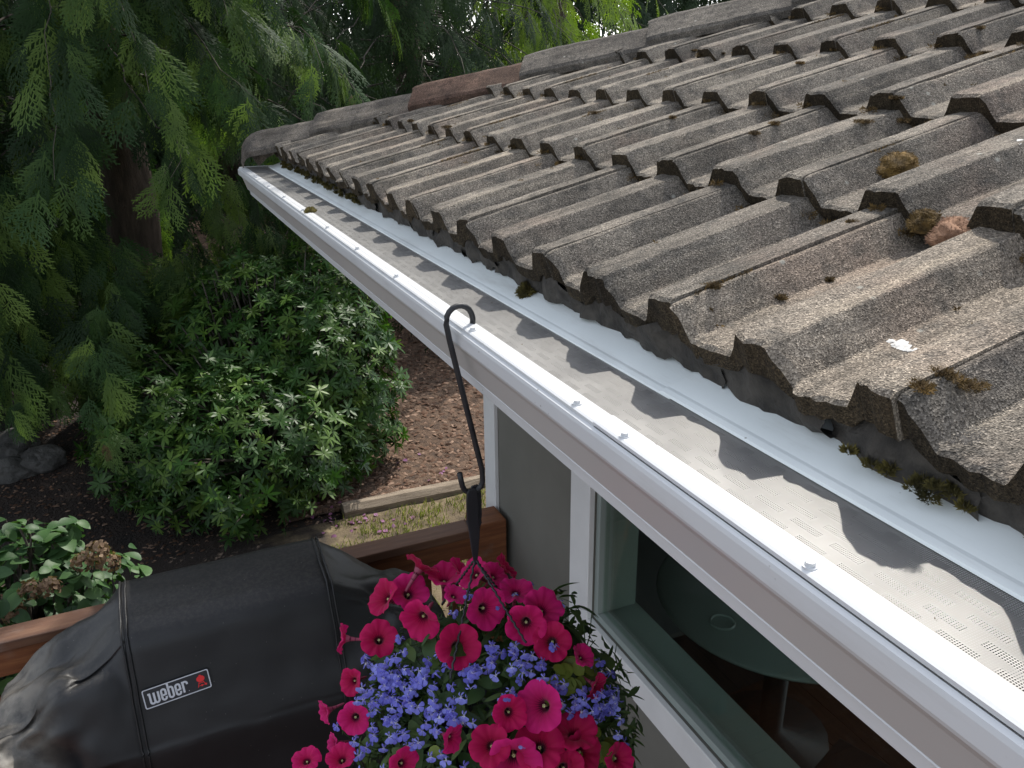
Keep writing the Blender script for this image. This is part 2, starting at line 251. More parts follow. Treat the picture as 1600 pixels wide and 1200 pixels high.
# ------------------------------------------------------------------ helpers
def link(o, parent=None):
    col.objects.link(o)
    if parent is not None:           # parts are built in world coordinates: cancel the parent's own transform
        o.parent = parent; o.matrix_parent_inverse = parent_matrix(parent).inverted()
    return o
def parent_matrix(o):
    return (parent_matrix(o.parent) @ o.matrix_parent_inverse @ o.matrix_basis) if o.parent else o.matrix_basis
def tag(o, label=None, cat=None, group=None, kind=None):
    if label: o['label'] = label
    if cat: o['category'] = cat
    if group: o['group'] = group
    if kind: o['kind'] = kind
    return o
def empty(name, loc=(0, 0, 0), **k):
    o = bpy.data.objects.new(name, None); o.empty_display_size = .1; o.location = loc; link(o); return tag(o, **k)
class MB:
    def __init__(s): s.v = []; s.f = []
    def add(s, V, F):
        n = len(s.v); s.v += [tuple(p) for p in V]; s.f += [tuple(i+n for i in q) for q in F]; return s
    def box(s, a, b):
        (x0, y0, z0), (x1, y1, z1) = a, b
        return s.add([(x0,y0,z0),(x1,y0,z0),(x1,y1,z0),(x0,y1,z0),(x0,y0,z1),(x1,y0,z1),(x1,y1,z1),(x0,y1,z1)],
                     [(0,3,2,1),(4,5,6,7),(0,1,5,4),(1,2,6,5),(2,3,7,6),(3,0,4,7)])
    def tube(s, pts, r, seg=8, cap=True):
        pts = [Vector(p) for p in pts]; n = len(pts); rs = r if isinstance(r, (list, tuple)) else [r]*n
        V = []; up = Vector((.13, .21, .97))
        for i, p in enumerate(pts):
            t = (pts[min(i+1, n-1)]-pts[max(i-1, 0)]).normalized()
            a = t.cross(up)
            if a.length < .05: a = t.cross(Vector((1, 0, 0)))
            a.normalize(); b = t.cross(a)
            for k in range(seg):
                th = 2*math.pi*k/seg; V.append(p+(a*math.cos(th)+b*math.sin(th))*rs[i])
        F = [(i*seg+k, i*seg+(k+1)%seg, (i+1)*seg+(k+1)%seg, (i+1)*seg+k) for i in range(n-1) for k in range(seg)]
        if cap: F += [tuple(range(seg))[::-1], tuple((n-1)*seg+k for k in range(seg))]
        return s.add(V, F)
    def mesh(s, name, smooth=False):
        me = bpy.data.meshes.new(name); me.from_pydata(s.v, [], s.f); me.update()
        if smooth: me.polygons.foreach_set('use_smooth', [True]*len(me.polygons))
        return me
    def build(s, name, mat, parent=None, smooth=False, bevel=0, **k):
        me = s.mesh(name, smooth); me.materials.append(mat); o = link(bpy.data.objects.new(name, me), parent)
        if bevel:
            bv = o.modifiers.new('bevel', 'BEVEL'); bv.width = bevel; bv.segments = 2; bv.limit_method = 'ANGLE'
        return tag(o, **k)
def tri_mesh(name, V, F, mat, tint=None, smooth=False):
    me = bpy.data.meshes.new(name); V = np.asarray(V, np.float32); F = np.asarray(F, np.int32)
    me.vertices.add(len(V)); me.vertices.foreach_set('co', V.ravel()); me.loops.add(F.size); me.loops.foreach_set('vertex_index', F.ravel())
    me.polygons.add(len(F)); me.polygons.foreach_set('loop_start', np.arange(0, F.size, F.shape[1], dtype=np.int32)); me.polygons.foreach_set('loop_total', np.full(len(F), F.shape[1], np.int32))
    if smooth: me.polygons.foreach_set('use_smooth', np.ones(len(F), bool))
    if tint is not None:
        a = me.attributes.new('tint', 'FLOAT', 'POINT'); a.data.foreach_set('value', np.asarray(tint, np.float32))
    me.update(calc_edges=True); me.validate(); me.materials.append(mat); return me
def join_inst(name, variants, mats, which, mat, parent=None, smooth=False, **k):
    Vs, Fs, Ts = [], [], []; n = 0
    for M, wi in zip(mats, which):
        V, F = variants[wi]; A = np.array(M)
        Vs.append(V @ A[:3, :3].T + A[:3, 3]); Fs.append(F+n); Ts.append(np.full(len(V), rnd.random())); n += len(V)
    o = link(bpy.data.objects.new(name, tri_mesh(name, np.concatenate(Vs), np.concatenate(Fs), mat, np.concatenate(Ts), smooth)), parent)
    return tag(o, **k)
def scatter(part, stuff_name, variants, mats, which, mat, parent, nobj, smooth=False):
    """the nobj pieces that show largest become parts of their own, the rest one joined part"""
    score = []
    for i, M in enumerate(mats):
        x, y, z = pix(M.translation); s = M.col[0].to_3d().length
        score.append((-(s/max(z, .1)) if (-40 < x < 1640 and -40 < y < 1240) else 1, i))
    score.sort(); head = [i for _, i in score[:nobj]]; hs = set(head)
    mes = [tri_mesh(part, V, F, mat, None, smooth) for V, F in variants]
    for i in head:
        o = link(bpy.data.objects.new(part, mes[which[i]]), parent); o.matrix_basis = mats[i]
    rest = [i for i in range(len(mats)) if i not in hs]
    if rest:
        o = join_inst(stuff_name, variants, [mats[i] for i in rest], [which[i] for i in rest], mat, parent, smooth, kind='stuff')
def frame(loc, zdir, ydir, s=1.0):
    z = Vector(zdir).normalized(); y = Vector(ydir); y = (y - z*y.dot(z))
    if y.length < 1e-4: y = z.orthogonal()
    y.normalize(); x = y.cross(z); M = Matrix.Identity(4)
    for i in range(3): M[i][0], M[i][1], M[i][2], M[i][3] = x[i]*s, y[i]*s, z[i]*s, loc[i]
    return M
def fbm(p, s, o=3): return noise.fractal(Vector(p)*s, 1.0, 2.0, o)
def arr(mb): return (np.array(mb.v, np.float32), np.array([t for f in mb.f for t in ([(f[0], f[i], f[i+1]) for i in range(1, len(f)-1)])], np.int32))

# ------------------------------------------------------------------ the setting: ground
DECK_Z, GROUND_Z = -2.35, -2.75
def ground_h(x, y):
    h = GROUND_Z + .10*max(0, y-6.0) + .05*max(0, y-10) + .05*fbm((x, y, 0), .5) + .02*fbm((x, y, 3), 2.5)
    return h if y > 3.6 else GROUND_Z - .02
gx = [-200, -80, -30, -14] + [i*.25-8 for i in range(0, 77)] + [16, 30, 80, 200]; gy = [-200, -60, -20, -6] + [i*.25 for i in range(0, 81)] + [26, 40, 90, 200]
mb = MB(); mb.v = [(x, y, ground_h(x, y) if abs(x) < 25 and -8 < y < 30 else ground_h(x, 26)) for y in gy for x in gx]; n = len(gx)
mb.f = [(j*n+i, j*n+i+1, (j+1)*n+i+1, (j+1)*n+i) for j in range(len(gy)-1) for i in range(n-1)]
mb.build('ground', MT['soil'], smooth=True, kind='structure')
def sheet(name, mat, inside, x0, x1, y0, y1, st, dz, **k):
    mb = MB(); nx = int((x1-x0)/st)+1; ny = int((y1-y0)/st)+1
    mb.v = [(x0+i*st, y0+j*st, ground_h(x0+i*st, y0+j*st)+dz) for j in range(ny) for i in range(nx)]
    mb.f = [(j*nx+i, j*nx+i+1, (j+1)*nx+i+1, (j+1)*nx+i) for j in range(ny-1) for i in range(nx-1) if inside(x0+i*st, y0+j*st)]
    return mb.build(name, mat, smooth=True, **k)
TIMBER_Y = 5.47
sheet('planting_bed', MT['mulch'], lambda x, y: True, .2, 7.0, TIMBER_Y+.05, 14, .12, .02, kind='structure')
def mat_lawn():
    m, nt, b = new_mat('lawn_soil'); P = pos_of(nt); c = ramp(nt, noise_tex(nt, P, 7, 6, .65), [(.3, (.055, .04, .024)), (.55, (.14, .105, .06)), (.75, (.22, .18, .10))])
    sx = nt.nodes.new('ShaderNodeSeparateXYZ'); nt.links.new(P, sx.inputs[0]); ad = N(nt, 'ShaderNodeMath', operation='MULTIPLY_ADD'); nt.links.new(noise_tex(nt, P, 3.5, 5), ad.inputs[0]); ad.inputs[1].default_value = 1.6; nt.links.new(sx.outputs[0], ad.inputs[2])
    mr = N(nt, 'ShaderNodeMapRange'); nt.links.new(ad.outputs[0], mr.inputs[0]); mr.inputs[1].default_value = 1.0; mr.inputs[2].default_value = 1.45
    nt.links.new(mixc(nt, mr.outputs[0], (.018, .012, .009), c), b.inputs['Base Color']); b.inputs['Roughness'].default_value = .95; bump(nt, b, noise_tex(nt, P, 60, 4), .8, .01); return m
MT['lawn_soil'] = mat_lawn()
sheet('lawn', MT['lawn_soil'], lambda x, y: True, -3.5, 7.0, 3.7, TIMBER_Y-.05, .1, .02, kind='structure')

# ------------------------------------------------------------------ house
YN, ZN, SP, AL = .1179, .1129, .3492, .311
WX, WY = .82, 3.03                      # wall planes under the eaves
HIPC = 3.86                             # plan line of the hip: x + y = HIPC
house = empty('house', (2.4, .6, DECK_Z), label='low grey house with mossy concrete tile roof and white framed window', cat='house')
ca, sa = math.cos(AL), math.sin(AL)
LIFT, RIB, RW = .030, .036, .162
RM = Matrix(((0, ca, -sa, 0), (-1, 0, 0, 0), (0, sa, ca, 0), (0, 0, 0, 1)))     # tile axes: across (to the camera), up the slope, normal
def roof_pt(x, y, off=0):               # point on the deck plane under the tiles
    return Vector((x, y, ZN + (x-YN)*math.tan(AL) - (RIB+LIFT)/ca + off))
# roof deck: front slope and the slope beyond the hip
mb = MB(); top = 3.4
def rp(x, y): z = ZN - .073 + (min(x-YN, HIPC-YN-y))*math.tan(AL); return (x, y, z)
a = [rp(.235, -1.2), rp(.235, HIPC-.235), rp(top, HIPC-top), rp(top, -1.2)]
b_ = [rp(.235, HIPC-.235), rp(5.5, HIPC-.235), rp(5.5, HIPC-top), rp(top, HIPC-top)]
for q in (a, b_):
    n0 = len(mb.v); mb.v += q + [(p[0], p[1], p[2]-.03) for p in q]
    mb.f += [(n0+3, n0+2, n0+1, n0), (n0+4, n0+5, n0+6, n0+7)] + [(n0+i, n0+(i+1) % 4, n0+4+(i+1) % 4, n0+4+i) for i in range(4)]
roof = mb.build('roof', MT['mortar'], house)

def prof(u):                             # u from the left corner of a rib top, towards the camera
    u = u % RW
    if u < .052: return RIB
    if u < .080: return RIB*(1-(u-.052)/.028)
    if u < .143: return 0
    return RIB*(u-.143)/.019
U0 = .047
brk = [b-U0+k*RW for k in (0, 1, 2) for b in (.001, .0510, .0530, .0790, .0810, .1420, .1440, .1612)]
us = sorted(set([0, .004, .318, .322] + [round(v, 5) for v in brk if .004 < v < .318] + [round(v, 5) for v in np.linspace(.012, .310, 34) if min(abs(v-b) for b in brk) > .003]))
vs_ = [0, .005, .013, .03, .06, .1, .16, .23, .3, .36, .41]
def tile_mesh(seed, eave=False):
    mb = MB(); off = Vector((seed*7.3, seed*3.1, seed*1.7)); nu = len(us)
    rough = .006 if eave else .0045
    def edge(u): return rough*fbm((u, seed, 0), 55, 3) + rough*1.2*fbm((u, seed, 5), 17, 2)
    for j, v in enumerate(vs_):
        for u in us:
            h = prof(u+U0) + (.0035 if u > .285 else 0) + LIFT*(1-v/SP) + .0016*fbm(Vector((u, v, 0))+off, 22) + .0008*fbm(Vector((u, v, 4))+off, 90)
            if j == 0: h -= .0045 + .003*abs(fbm((u, seed, 9), 80))
            if j == 1: h -= .0012
            mb.v.append((u, v + (edge(u) if v < .02 else edge(u)*.5 if v < .04 else 0), h))
    for j in range(len(vs_)-1):
        for i in range(nu-1): mb.f.append((j*nu+i, j*nu+i+1, (j+1)*nu+i+1, (j+1)*nu+i))
    NT = len(mb.f); n0 = len(mb.v)       # nose face and underside
    th = .027 if eave else .022
    for u in us:
        h = prof(u+U0)*(.50 if eave else .38) + LIFT - th + .007*fbm((u, seed, 2), 60, 3)
        mb.v.append((u, .003+edge(u)*.9+.003*fbm((u, seed, 7), 70), h))
    for u in us: mb.v.append((u, .06, prof(u+U0)*.5+LIFT*.8-th-.006))
    for u in us: mb.v.append((u, .41, prof(u+U0)*.9-.024))
    for i in range(nu-1):
        mb.f.append((n0+i, n0+i+1, i+1, i))
        for r in (0, 1): mb.f.append((n0+(r+1)*nu+i, n0+(r+1)*nu+i+1, n0+r*nu+i+1, n0+r*nu+i))
    L = len(vs_)
    for i in (0, nu-1):                  # side faces
        ring = [j*nu+i for j in range(L)] + [n0+2*nu+i, n0+nu+i, n0+i]
        mb.f.append(tuple(ring) if i else tuple(ring[::-1]))
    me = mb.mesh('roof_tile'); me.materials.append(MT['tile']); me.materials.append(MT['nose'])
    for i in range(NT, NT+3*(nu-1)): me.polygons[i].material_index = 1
    return me
tile_v = [tile_mesh(k) for k in range(6)]; eave_v = [tile_mesh(20+k, True) for k in range(6)]
NROW = 9
def course_origin(j): return Vector((YN+j*SP*ca, 0, ZN+j*SP*sa)) - Vector((-sa, 0, ca))*(RIB+LIFT)
tiles = []
for j in range(NROW):
    o0 = course_origin(j)
    for i in range(-10, 12):
        y0 = 1.134 - (2*i + (j % 2))*RW - U0          # tile covers y0 down to y0-.324
        xl = o0.x
        if y0-.324 > HIPC-xl+.02 or y0 < -.45: continue
        mes = eave_v if j == 0 else tile_v
        me = mes[(i*5+j*3) % 6]
        lim = HIPC - .035                               # cut along the hip
        if y0 + xl + .41*ca > lim:
            bm = bmesh.new(); bm.from_mesh(me)
            # in tile axes: world x + y = xl + v*ca + y0 - u  <= lim
            nrm = Vector((-1, ca, 0)); pt = Vector((0, (lim-xl-y0)/ca, 0))
            bmesh.ops.bisect_plane(bm, geom=bm.verts[:]+bm.edges[:]+bm.faces[:], plane_co=pt, plane_no=nrm, clear_outer=True)
            if len(bm.faces) < 8: bm.free(); continue
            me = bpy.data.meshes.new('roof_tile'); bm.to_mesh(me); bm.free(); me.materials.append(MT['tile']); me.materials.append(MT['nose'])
        o = bpy.data.objects.new('roof_tile', me); link(o, roof)
        jz = rnd.uniform(-.002, .002)
        o.matrix_basis = Matrix.Translation(Vector((o0.x, y0, o0.z+jz))) @ RM @ Matrix.Rotation(rnd.uniform(-.006, .006), 4, 'Z')
        tiles.append(o)
# mortar closures under the ribs at the eave
for k in range(-17, 7):
    yc = 1.134 - k*RW - .02
    if yc > HIPC - .2: continue
    mb = MB(); nx_, nz_ = 14, 5
    for face in range(2):
        for jz in range(nz_):
            for i in range(nx_):
                u = -.075 + .17*i/(nx_-1); t = jz/(nz_-1)
                z1 = ZN-.058 + max(0, .03*(1-abs(u)/.075)); z0 = ZN - .086 + .012*fbm((yc+u, k, 0), 26, 3)
                xx = YN + .026 + .010*(1-t) * (1 if face == 0 else 0) + .016*fbm((yc+u, t*.05, k), 14, 4) + (.07 if face else 0)
                mb.v.append((xx, yc-u, z0+(z1-z0)*t))
    m_ = nx_*nz_
    for jz in range(nz_-1):
        for i in range(nx_-1):
            a0 = jz*nx_+i; mb.f.append((a0, a0+nx_, a0+nx_+1, a0+1)); mb.f.append((m_+a0, m_+a0+1, m_+a0+nx_+1, m_+a0+nx_))
    mb.f += [tuple([i for i in range(nx_)] + [m_+i for i in range(nx_-1, -1, -1)])]
    mb.build('eave_closure', MT['mortar'], roof)
# hip cap tiles
hd = Vector((1, -1, math.tan(AL))).normalized(); hs = Vector((1, 1, 0)).normalized(); hn = hs.cross(hd); hn = hn if hn.z > 0 else -hn
def cap_mesh(seed, L, end=False):
    mb = MB(); pr = [(-.135, -.062), (-.128, -.050), (-.10, -.030), (-.065, -.004), (-.05, .007), (-.03, .013), (0, .015), (.03, .013), (.05, .007), (.065, -.004), (.10, -.030), (.128, -.05), (.135, -.062)]
    nv = 14; m_ = len(pr)
    for lay in (0, 1):
        for j in range(nv):
            t = j/(nv-1)
            for (a, h) in pr:
                l = L*t + .006*fbm((a*8, seed, 1), 6)*(1 if j in (0, nv-1) else 0)
                hh = h + .03*(1-t) + .0025*fbm((a*5, t*4, seed), 3) - (.02 if lay else 0)
                if j == 0: hh -= .004
                if end: s_ = min(1, .42+2.6*t); hh -= .045*max(0, 1-t*4.5)**2
                else: s_ = 1
                mb.v.append((a*(.96 if lay else 1)*s_, l, hh))
    q = m_*nv
    for j in range(nv-1):
        for i in range(m_-1):
            a0 = j*m_+i; mb.f.append((a0, a0+1, a0+m_+1, a0+m_)); mb.f.append((q+a0, q+a0+m_, q+a0+m_+1, q+a0+1))
    for j in (0, nv-1):
        for i in range(m_-1):
            a0 = j*m_+i; F = (a0, q+a0, q+a0+1, a0+1); mb.f.append(F if j == 0 else F[::-1])
    for i in (0, m_-1):
        for j in range(nv-1):
            a0 = j*m_+i; F = (a0, a0+m_, q+a0+m_, q+a0); mb.f.append(F if i == 0 else F[::-1])
    return mb
HM = Matrix.Identity(4)
hx = hd.cross(hn)
for i in range(3): HM[i][0], HM[i][1], HM[i][2] = hx[i], hd[i], hn[i]
def hip_pt(x): return Vector((x, HIPC-x, ZN + (x-YN)*math.tan(AL) + .008))
xs = [.03] + [.325 + .318*k for k in range(9)]
for k, x in enumerate(xs):
    L = (.318*math.sqrt(2))/.97 + .075 if k else .50
    mt = MT['cap_red'] if k == 2 else MT['cap']
    o = cap_mesh(k, L, k == 0).build('hip_cap', mt, roof, label='reddish hip cap' if k == 2 else None)
    o.matrix_basis = Matrix.Translation(hip_pt(x)) @ HM @ Matrix.Rotation(rnd.uniform(-.025, .025), 4, 'Z') @ Matrix.Rotation(rnd.uniform(-.03, .03), 4, 'Y')
# walls, trim
def wbox(name, a, b, mat, parent=house, bevel=0, **k): return MB().box(a, b).build(name, mat, parent, bevel=bevel, **k)
WT = .16
WY0, WY1, WZ0, WZ1 = -1.6, 2.11, -1.443, -.34          # window opening
wall = MB()
wall.box((WX, WY1, GROUND_Z-.1), (WX+WT, WY, -.135)).box((WX, -3.0, GROUND_Z-.1), (WX+WT, WY0, -.135)).box((WX, WY0, GROUND_Z-.1), (WX+WT, WY1, WZ0)).box((WX, WY0, WZ1), (WX+WT, WY1, -.135))
wall.box((WX+WT, WY-WT, GROUND_Z-.1), (5.5, WY, -.135))
wall.build('wall', MT['wall'], house)
cb = MB().box((WX-.018, WY-.098, GROUND_Z), (WX-.0005, WY+.018, -.137)).box((WX-.0003, WY+.0005, GROUND_Z), (WX+.09, WY+.018, -.137)).build('corner_board', MT['trim'], house, bevel=.002)
wbox('soffit', (.117, -3, -.135), (WX+WT, HIPC-.145, -.120), MT['soffit']); wbox('far_soffit', (WX+WT+.001, WY, -.134), (5.5, HIPC-.145, -.121), MT['soffit'])
wbox('fascia_board', (.115, -1.2, -.119), (.137, HIPC-.13, .004), MT['trim']); wbox('far_fascia_board', (.138, HIPC-.14, -.119), (5.5, HIPC-.118, .004), MT['trim'])
# window
win = MB(); CW = .125
win.box((WX-.022, WY1-.003, WZ0-.108), (WX-.0005, WY1+.132, WZ1+.1)).box((WX-.0215, WY0-.1, WZ0-.107), (WX-.0004, WY1-.004, WZ0+.001)).box((WX-.0215, WY0-.1, WZ1-.001), (WX-.0004, WY1-.004, WZ1+.1))
win = win.build('window', MT['trim'], house, bevel=.003)
fr = MB()                                                # vinyl frame just inside the casing
fr.box((WX+.006, WY1-.028, WZ0+.001), (WX+.05, WY1-.001, WZ1-.001)).box((WX+.0065, WY0+.02, WZ0+.0015), (WX+.0495, WY1-.0285, WZ0+.028)).box((WX+.0065, WY0+.02, WZ1-.028), (WX+.0495, WY1-.0285, WZ1-.0015))
fr.build('frame', MT['reveal'], win, bevel=.002)
MB().box((WX+.026, WY0+.0, WZ0+.02), (WX+.031, WY1-.02, WZ1-.02)).build('pane', MT['glass'], win)
rv = MB(); rv.box((WX+.051, WY1-.012, WZ0+.0125), (WX+WT+.012, WY1-.0005, WZ1-.001)).box((WX+.0505, WY0+.01, WZ0+.0005), (WX+WT+.02, WY1-.0006, WZ0+.012))
rv.build('reveal', MT['reveal'], win)
# the dim room behind it
RX1, RY0, RY1 = 4.9, -2.9, WY-WT-.002
room = MB()
room.box((RX1, RY0, DECK_Z-.05), (RX1+.1, -1.9, -.14)).box((RX1, 1.9, DECK_Z-.05), (RX1+.1, RY1, -.14)).box((RX1, -1.9, DECK_Z-.05), (RX1+.1, 1.9, -1.9))  # unseen opening added in the back wall to let skylight in
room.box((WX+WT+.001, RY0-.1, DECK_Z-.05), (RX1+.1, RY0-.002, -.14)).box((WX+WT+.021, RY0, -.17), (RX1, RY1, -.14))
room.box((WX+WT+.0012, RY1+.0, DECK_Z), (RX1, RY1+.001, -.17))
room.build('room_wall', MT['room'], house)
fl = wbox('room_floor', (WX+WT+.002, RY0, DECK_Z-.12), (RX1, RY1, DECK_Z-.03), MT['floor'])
pme = MB().box((0, 0, 0), (.134, 5.7, .018)).mesh('floor_plank'); pme.materials.append(MT['floor'])
for i in range(28):
    o = link(bpy.data.objects.new('floor_plank', pme), fl); o.location = (WX+WT+.004+i*.138, RY0+.02, DECK_Z-.0295)
# ------------------------------------------------------------------ rain gutter
gutter = empty('rain_gutter', (.06, 1.5, -.115), label='white box gutter with wire mesh guard running along the tiled eave', cat='gutter')
GY0, CORN = -.7, 3.83
def sweep(prof_, name, mat, parent, y0=GY0, y1=None, xend=2.2, thick=.0, **k):
    """profile points (x, z) swept along the eave, mitred round the far corner when y1 is None"""
    mb = MB(); n = len(prof_)
    if y1 is None: rows = [[(px, y0, pz) for px, pz in prof_], [(px, CORN-px, pz) for px, pz in prof_], [(xend, CORN-px, pz) for px, pz in prof_]]
    else: rows = [[(px, y0, pz) for px, pz in prof_], [(px, y1, pz) for px, pz in prof_]]
    for r in rows: mb.v += r
    for j in range(len(rows)-1):
        for i in range(n-1): mb.f.append((j*n+i, j*n+i+1, (j+1)*n+i+1, (j+1)*n+i))
    o = mb.build(name, mat, parent, **k)
    if thick:
        so_ = o.modifiers.new('solid', 'SOLIDIFY'); so_.thickness = thick; so_.offset = 0
    return o
trough = sweep([(.0225, -.089), (.0275, -.0925), (.031, -.094), (.0325, -.113), (.036, -.1155), (.108, -.1155), (.112, -.112), (.112, -.01)], 'trough', MT['white'], gutter, thick=.0016)
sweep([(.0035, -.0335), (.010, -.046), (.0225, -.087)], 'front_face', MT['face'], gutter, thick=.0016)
sweep([(.004, -.006), (.0, -.004), (-.0035, -.006), (-.0045, -.010), (-.0045, -.026), (-.003, -.030), (.003, -.0325)], 'front_band', MT['white'], gutter, thick=.0016)
NOTCH = .72
for (y0, y1, dz) in ((GY0, NOTCH+.006, .0016), (NOTCH+.004, None, 0)):
    sweep([(.0005, -.003+dz), (.0005, .0005+dz), (.003, .0022+dz), (.010, .0026+dz), (.012, .0036+dz), (.019, .0040+dz), (.0215, .0028+dz), (.026, .0030+dz)], 'guard_rim', MT['white'], gutter, y0=y0, y1=y1, thick=.001)
sweep([(.0255, .0022), (.05, .0036), (.08, .0056), (.1125, .0076)], 'mesh_screen', MT['screen'], gutter)
# perforated plate under the screen: rows of slots are real openings
pl = MB(); SX = [.028, .036, .044, .052, .060, .068, .076, .084, .092, .100, .110]; pz = lambda x: -.004 + (x-.026)*.06
y = GY0; PER = .046
while y < CORN-.13:
    for r in range(len(SX)-1):
        x0, x1 = SX[r], SX[r+1]; o_ = PER/2 if (r//2) % 2 else 0
        if r % 2 == 0: segs = [(y, y+PER)]
        else: segs = [(y+o_, y+o_+.014)]
        for (s0, s1) in segs: pl.add([(x0, s0, pz(x0)), (x1, s0, pz(x1)), (x1, s1, pz(x1)), (x0, s1, pz(x0))], [(0, 1, 2, 3)])
    y += PER
pl.build('perforated_plate', MT['plate'], gutter)
# flashing, two overlapping sheets with a torn upper edge
def flashing(y0, y1, dz, seed):
    mb = MB(); ny = int((y1-y0)/.006); cr = [(.1065, .0065), (.1075, .0095), (.115, .0115), (.120, .0118), (.126, .0140), (.15, .0225)]
    for j in range(ny+1):
        y = y0+(y1-y0)*j/ny; wv = .0015*fbm((y, seed, 0), 3)
        e = .200 + .014*fbm((y, seed, 1), 9, 4) + .006*fbm((y, seed, 2), 70, 2) - .030*max(0, fbm((y, seed, 5), 3.5)-.25)
        for (a, h) in cr: mb.v.append((a, y, h+dz+wv*(a-.1065)*20))
        mb.v.append((e, y, .0225+(e-.15)*.34+dz+wv))
    n = len(cr)+1
    for j in range(ny):
        for i in range(n-1): mb.f.append((j*n+i, j*n+i+1, (j+1)*n+i+1, (j+1)*n+i))
    o = mb.build('flashing', MT['flash'], gutter, smooth=False)
    s_ = o.modifiers.new('solid', 'SOLIDIFY'); s_.thickness = .0012
flashing(.735, CORN-.125, 0, 1); flashing(GY0, .755, .0022, 2)
# screws through the rim
sm = MB(); sm.tube([(0, 0, -.004), (0, 0, .0013)], .0062, 14); sm.tube([(0, 0, .001), (0, 0, .0048)], .0044, 6)
sme = sm.mesh('screw'); sme.materials.append(MT['white'])
for y in (.10, .402, .673, .778, 1.106, 1.50, 1.80, 2.105, 2.43, 2.74, 3.05, 3.36):
    o = link(bpy.data.objects.new('screw', sme), gutter); o.location = (.008, y, .0045 if y < NOTCH else .0034); o.rotation_euler = (0, 0, rnd.random()*3)

# ------------------------------------------------------------------ deck and railing
deck = MB().box((-4.0, -2.0, DECK_Z-.16), (WX-.02, 3.02, DECK_Z-.04)).build('deck', MT['deck'], kind='structure')
pme = MB().box((-4.0, 0, 0), (WX-.022, .136, .038)).mesh('deck_board'); pme.materials.append(MT['rail'])
for i in range(36):
    o = link(bpy.data.objects.new('deck_board', pme), deck); o.location = (0, -1.99+i*.1395, DECK_Z-.0395)
rail = empty('deck_railing', (-.6, 2.88, DECK_Z), label='brown stained wooden deck railing behind the covered barbecue', cat='railing')
RT = -1.43
MB().box((-3.9, 2.823, RT-.038), (.655, 2.925, RT)).build('top_rail', MT['rail_top'], rail, bevel=.004)
MB().box((-3.9, 2.845, RT-.15), (.655, 2.883, RT-.0385)).build('rail_board', MT['rail'], rail, bevel=.003)
MB().box((-3.9, 2.846, DECK_Z+.08), (.655, 2.882, DECK_Z+.17)).build('bottom_rail', MT['rail'], rail, bevel=.003)
for x in (.66, -1.35, -3.2):
    MB().box((x, 2.80, DECK_Z), (x+.135, 2.935, RT+.028 if x > 0 else RT-.039)).build('post', MT['rail'], rail, bevel=.005)
bme = MB().box((-.02, -.02, 0), (.02, .02, -RT+DECK_Z+.84 if False else .71)).mesh('baluster'); bme.materials.append(MT['rail'])
x = .58
while x > -3.85:
    o = link(bpy.data.objects.new('baluster', bme), rail); o.location = (x, 2.9035, DECK_Z+.1); x -= .125

# ------------------------------------------------------------------ covered barbecue
bbq = empty('covered_barbecue', (-.35, 2.48, DECK_Z), label='barbecue under a black vinyl cover with a small branded patch, by the railing', cat='barbecue')
XL, XR = -.665, -.035
lidp = [(2.74, -2.18), (2.735, -1.75), (2.72, -1.42), (2.69, -1.27), (2.63, -1.185), (2.53, -1.186), (2.43, -1.208), (2.385, -1.232), (2.36, -1.27), (2.315, -1.41), (2.268, -1.56), (2.255, -1.60), (2.255, -1.75), (2.25, -2.18)]
shp = [(2.72, -2.18), (2.70, -1.80), (2.69, -1.56), (2.67, -1.49), (2.62, -1.47), (2.53, -1.465), (2.44, -1.468), (2.39, -1.475), (2.35, -1.485), (2.31, -1.515), (2.275, -1.60), (2.262, -1.65), (2.26, -1.78), (2.255, -2.18)]
def resample(P, per=7):
    out = []
    for k in range(len(P)-1):
        for i in range(per):
            t = i/per; p0 = P[max(k-1, 0)]; p1 = P[k]; p2 = P[k+1]; p3 = P[min(k+2, len(P)-1)]
            cat_ = [.5*((2*p1[d])+(-p0[d]+p2[d])*t+(2*p0[d]-5*p1[d]+4*p2[d]-p3[d])*t*t+(-p0[d]+3*p1[d]-3*p2[d]+p3[d])*t**3) for d in (0, 1)]
            lin = [p1[d]*(1-t)+p2[d]*t for d in (0, 1)]; out.append([.5*a+.5*b for a, b in zip(cat_, lin)])
    return np.array(out+[list(P[-1])])
A_, B_ = resample(lidp), resample(shp); NPF = len(A_)
xs_c = list(np.linspace(-1.13, XL, 46)) + list(np.linspace(XL, XR, 24))[1:] + list(np.linspace(XR, .43, 40))[1:]
mb = MB()
for xi, x in enumerate(xs_c):
    if x < XL: t = (XL-x)/(XL+1.13)
    elif x > XR: t = (x-XR)/(.43-XR)
    else: t = 0
    side = -1 if x < XL else 1
    tt = min(1, t/.86); s = tt**.85
    for k in range(NPF):
        q = A_[k]*(1-s)+B_[k]*s; kk = k/(NPF-1); yy, zz = q
        if t > .86:                                     # hem falls off the end of the side shelf
            dr = (t-.86)/.14; zz = zz*(1-dr*.35) - 2.18*dr*.35 + .0; yy = yy*(1-.10*dr)+2.48*.10*dr
        amp = .004 + (.030 if x < XL else .014)*math.sin(math.pi*min(1, t)) if t > 0 else .002
        fold = math.sin(26*kk + 9*t + 4*fbm((x*1.5, kk*3, 1), 1.5) + (1.3 if side < 0 else 0))
        fold = math.copysign(abs(fold)**.7, fold)
        dz = amp*.75*fold + amp*.5*fbm((x, yy*2, zz), 7) ; 
        if zz > -1.95: zz += dz*(1 if kk > .2 else .4)
        yy -= amp*.7*fold*(1 if kk > .55 else -.3)
        if t == 0: zz += .0025*fbm((x*2, yy*4, 0), 3); yy += .003*fbm((x*2, zz*3, 2), 3)
        mb.v.append((x, yy, zz))
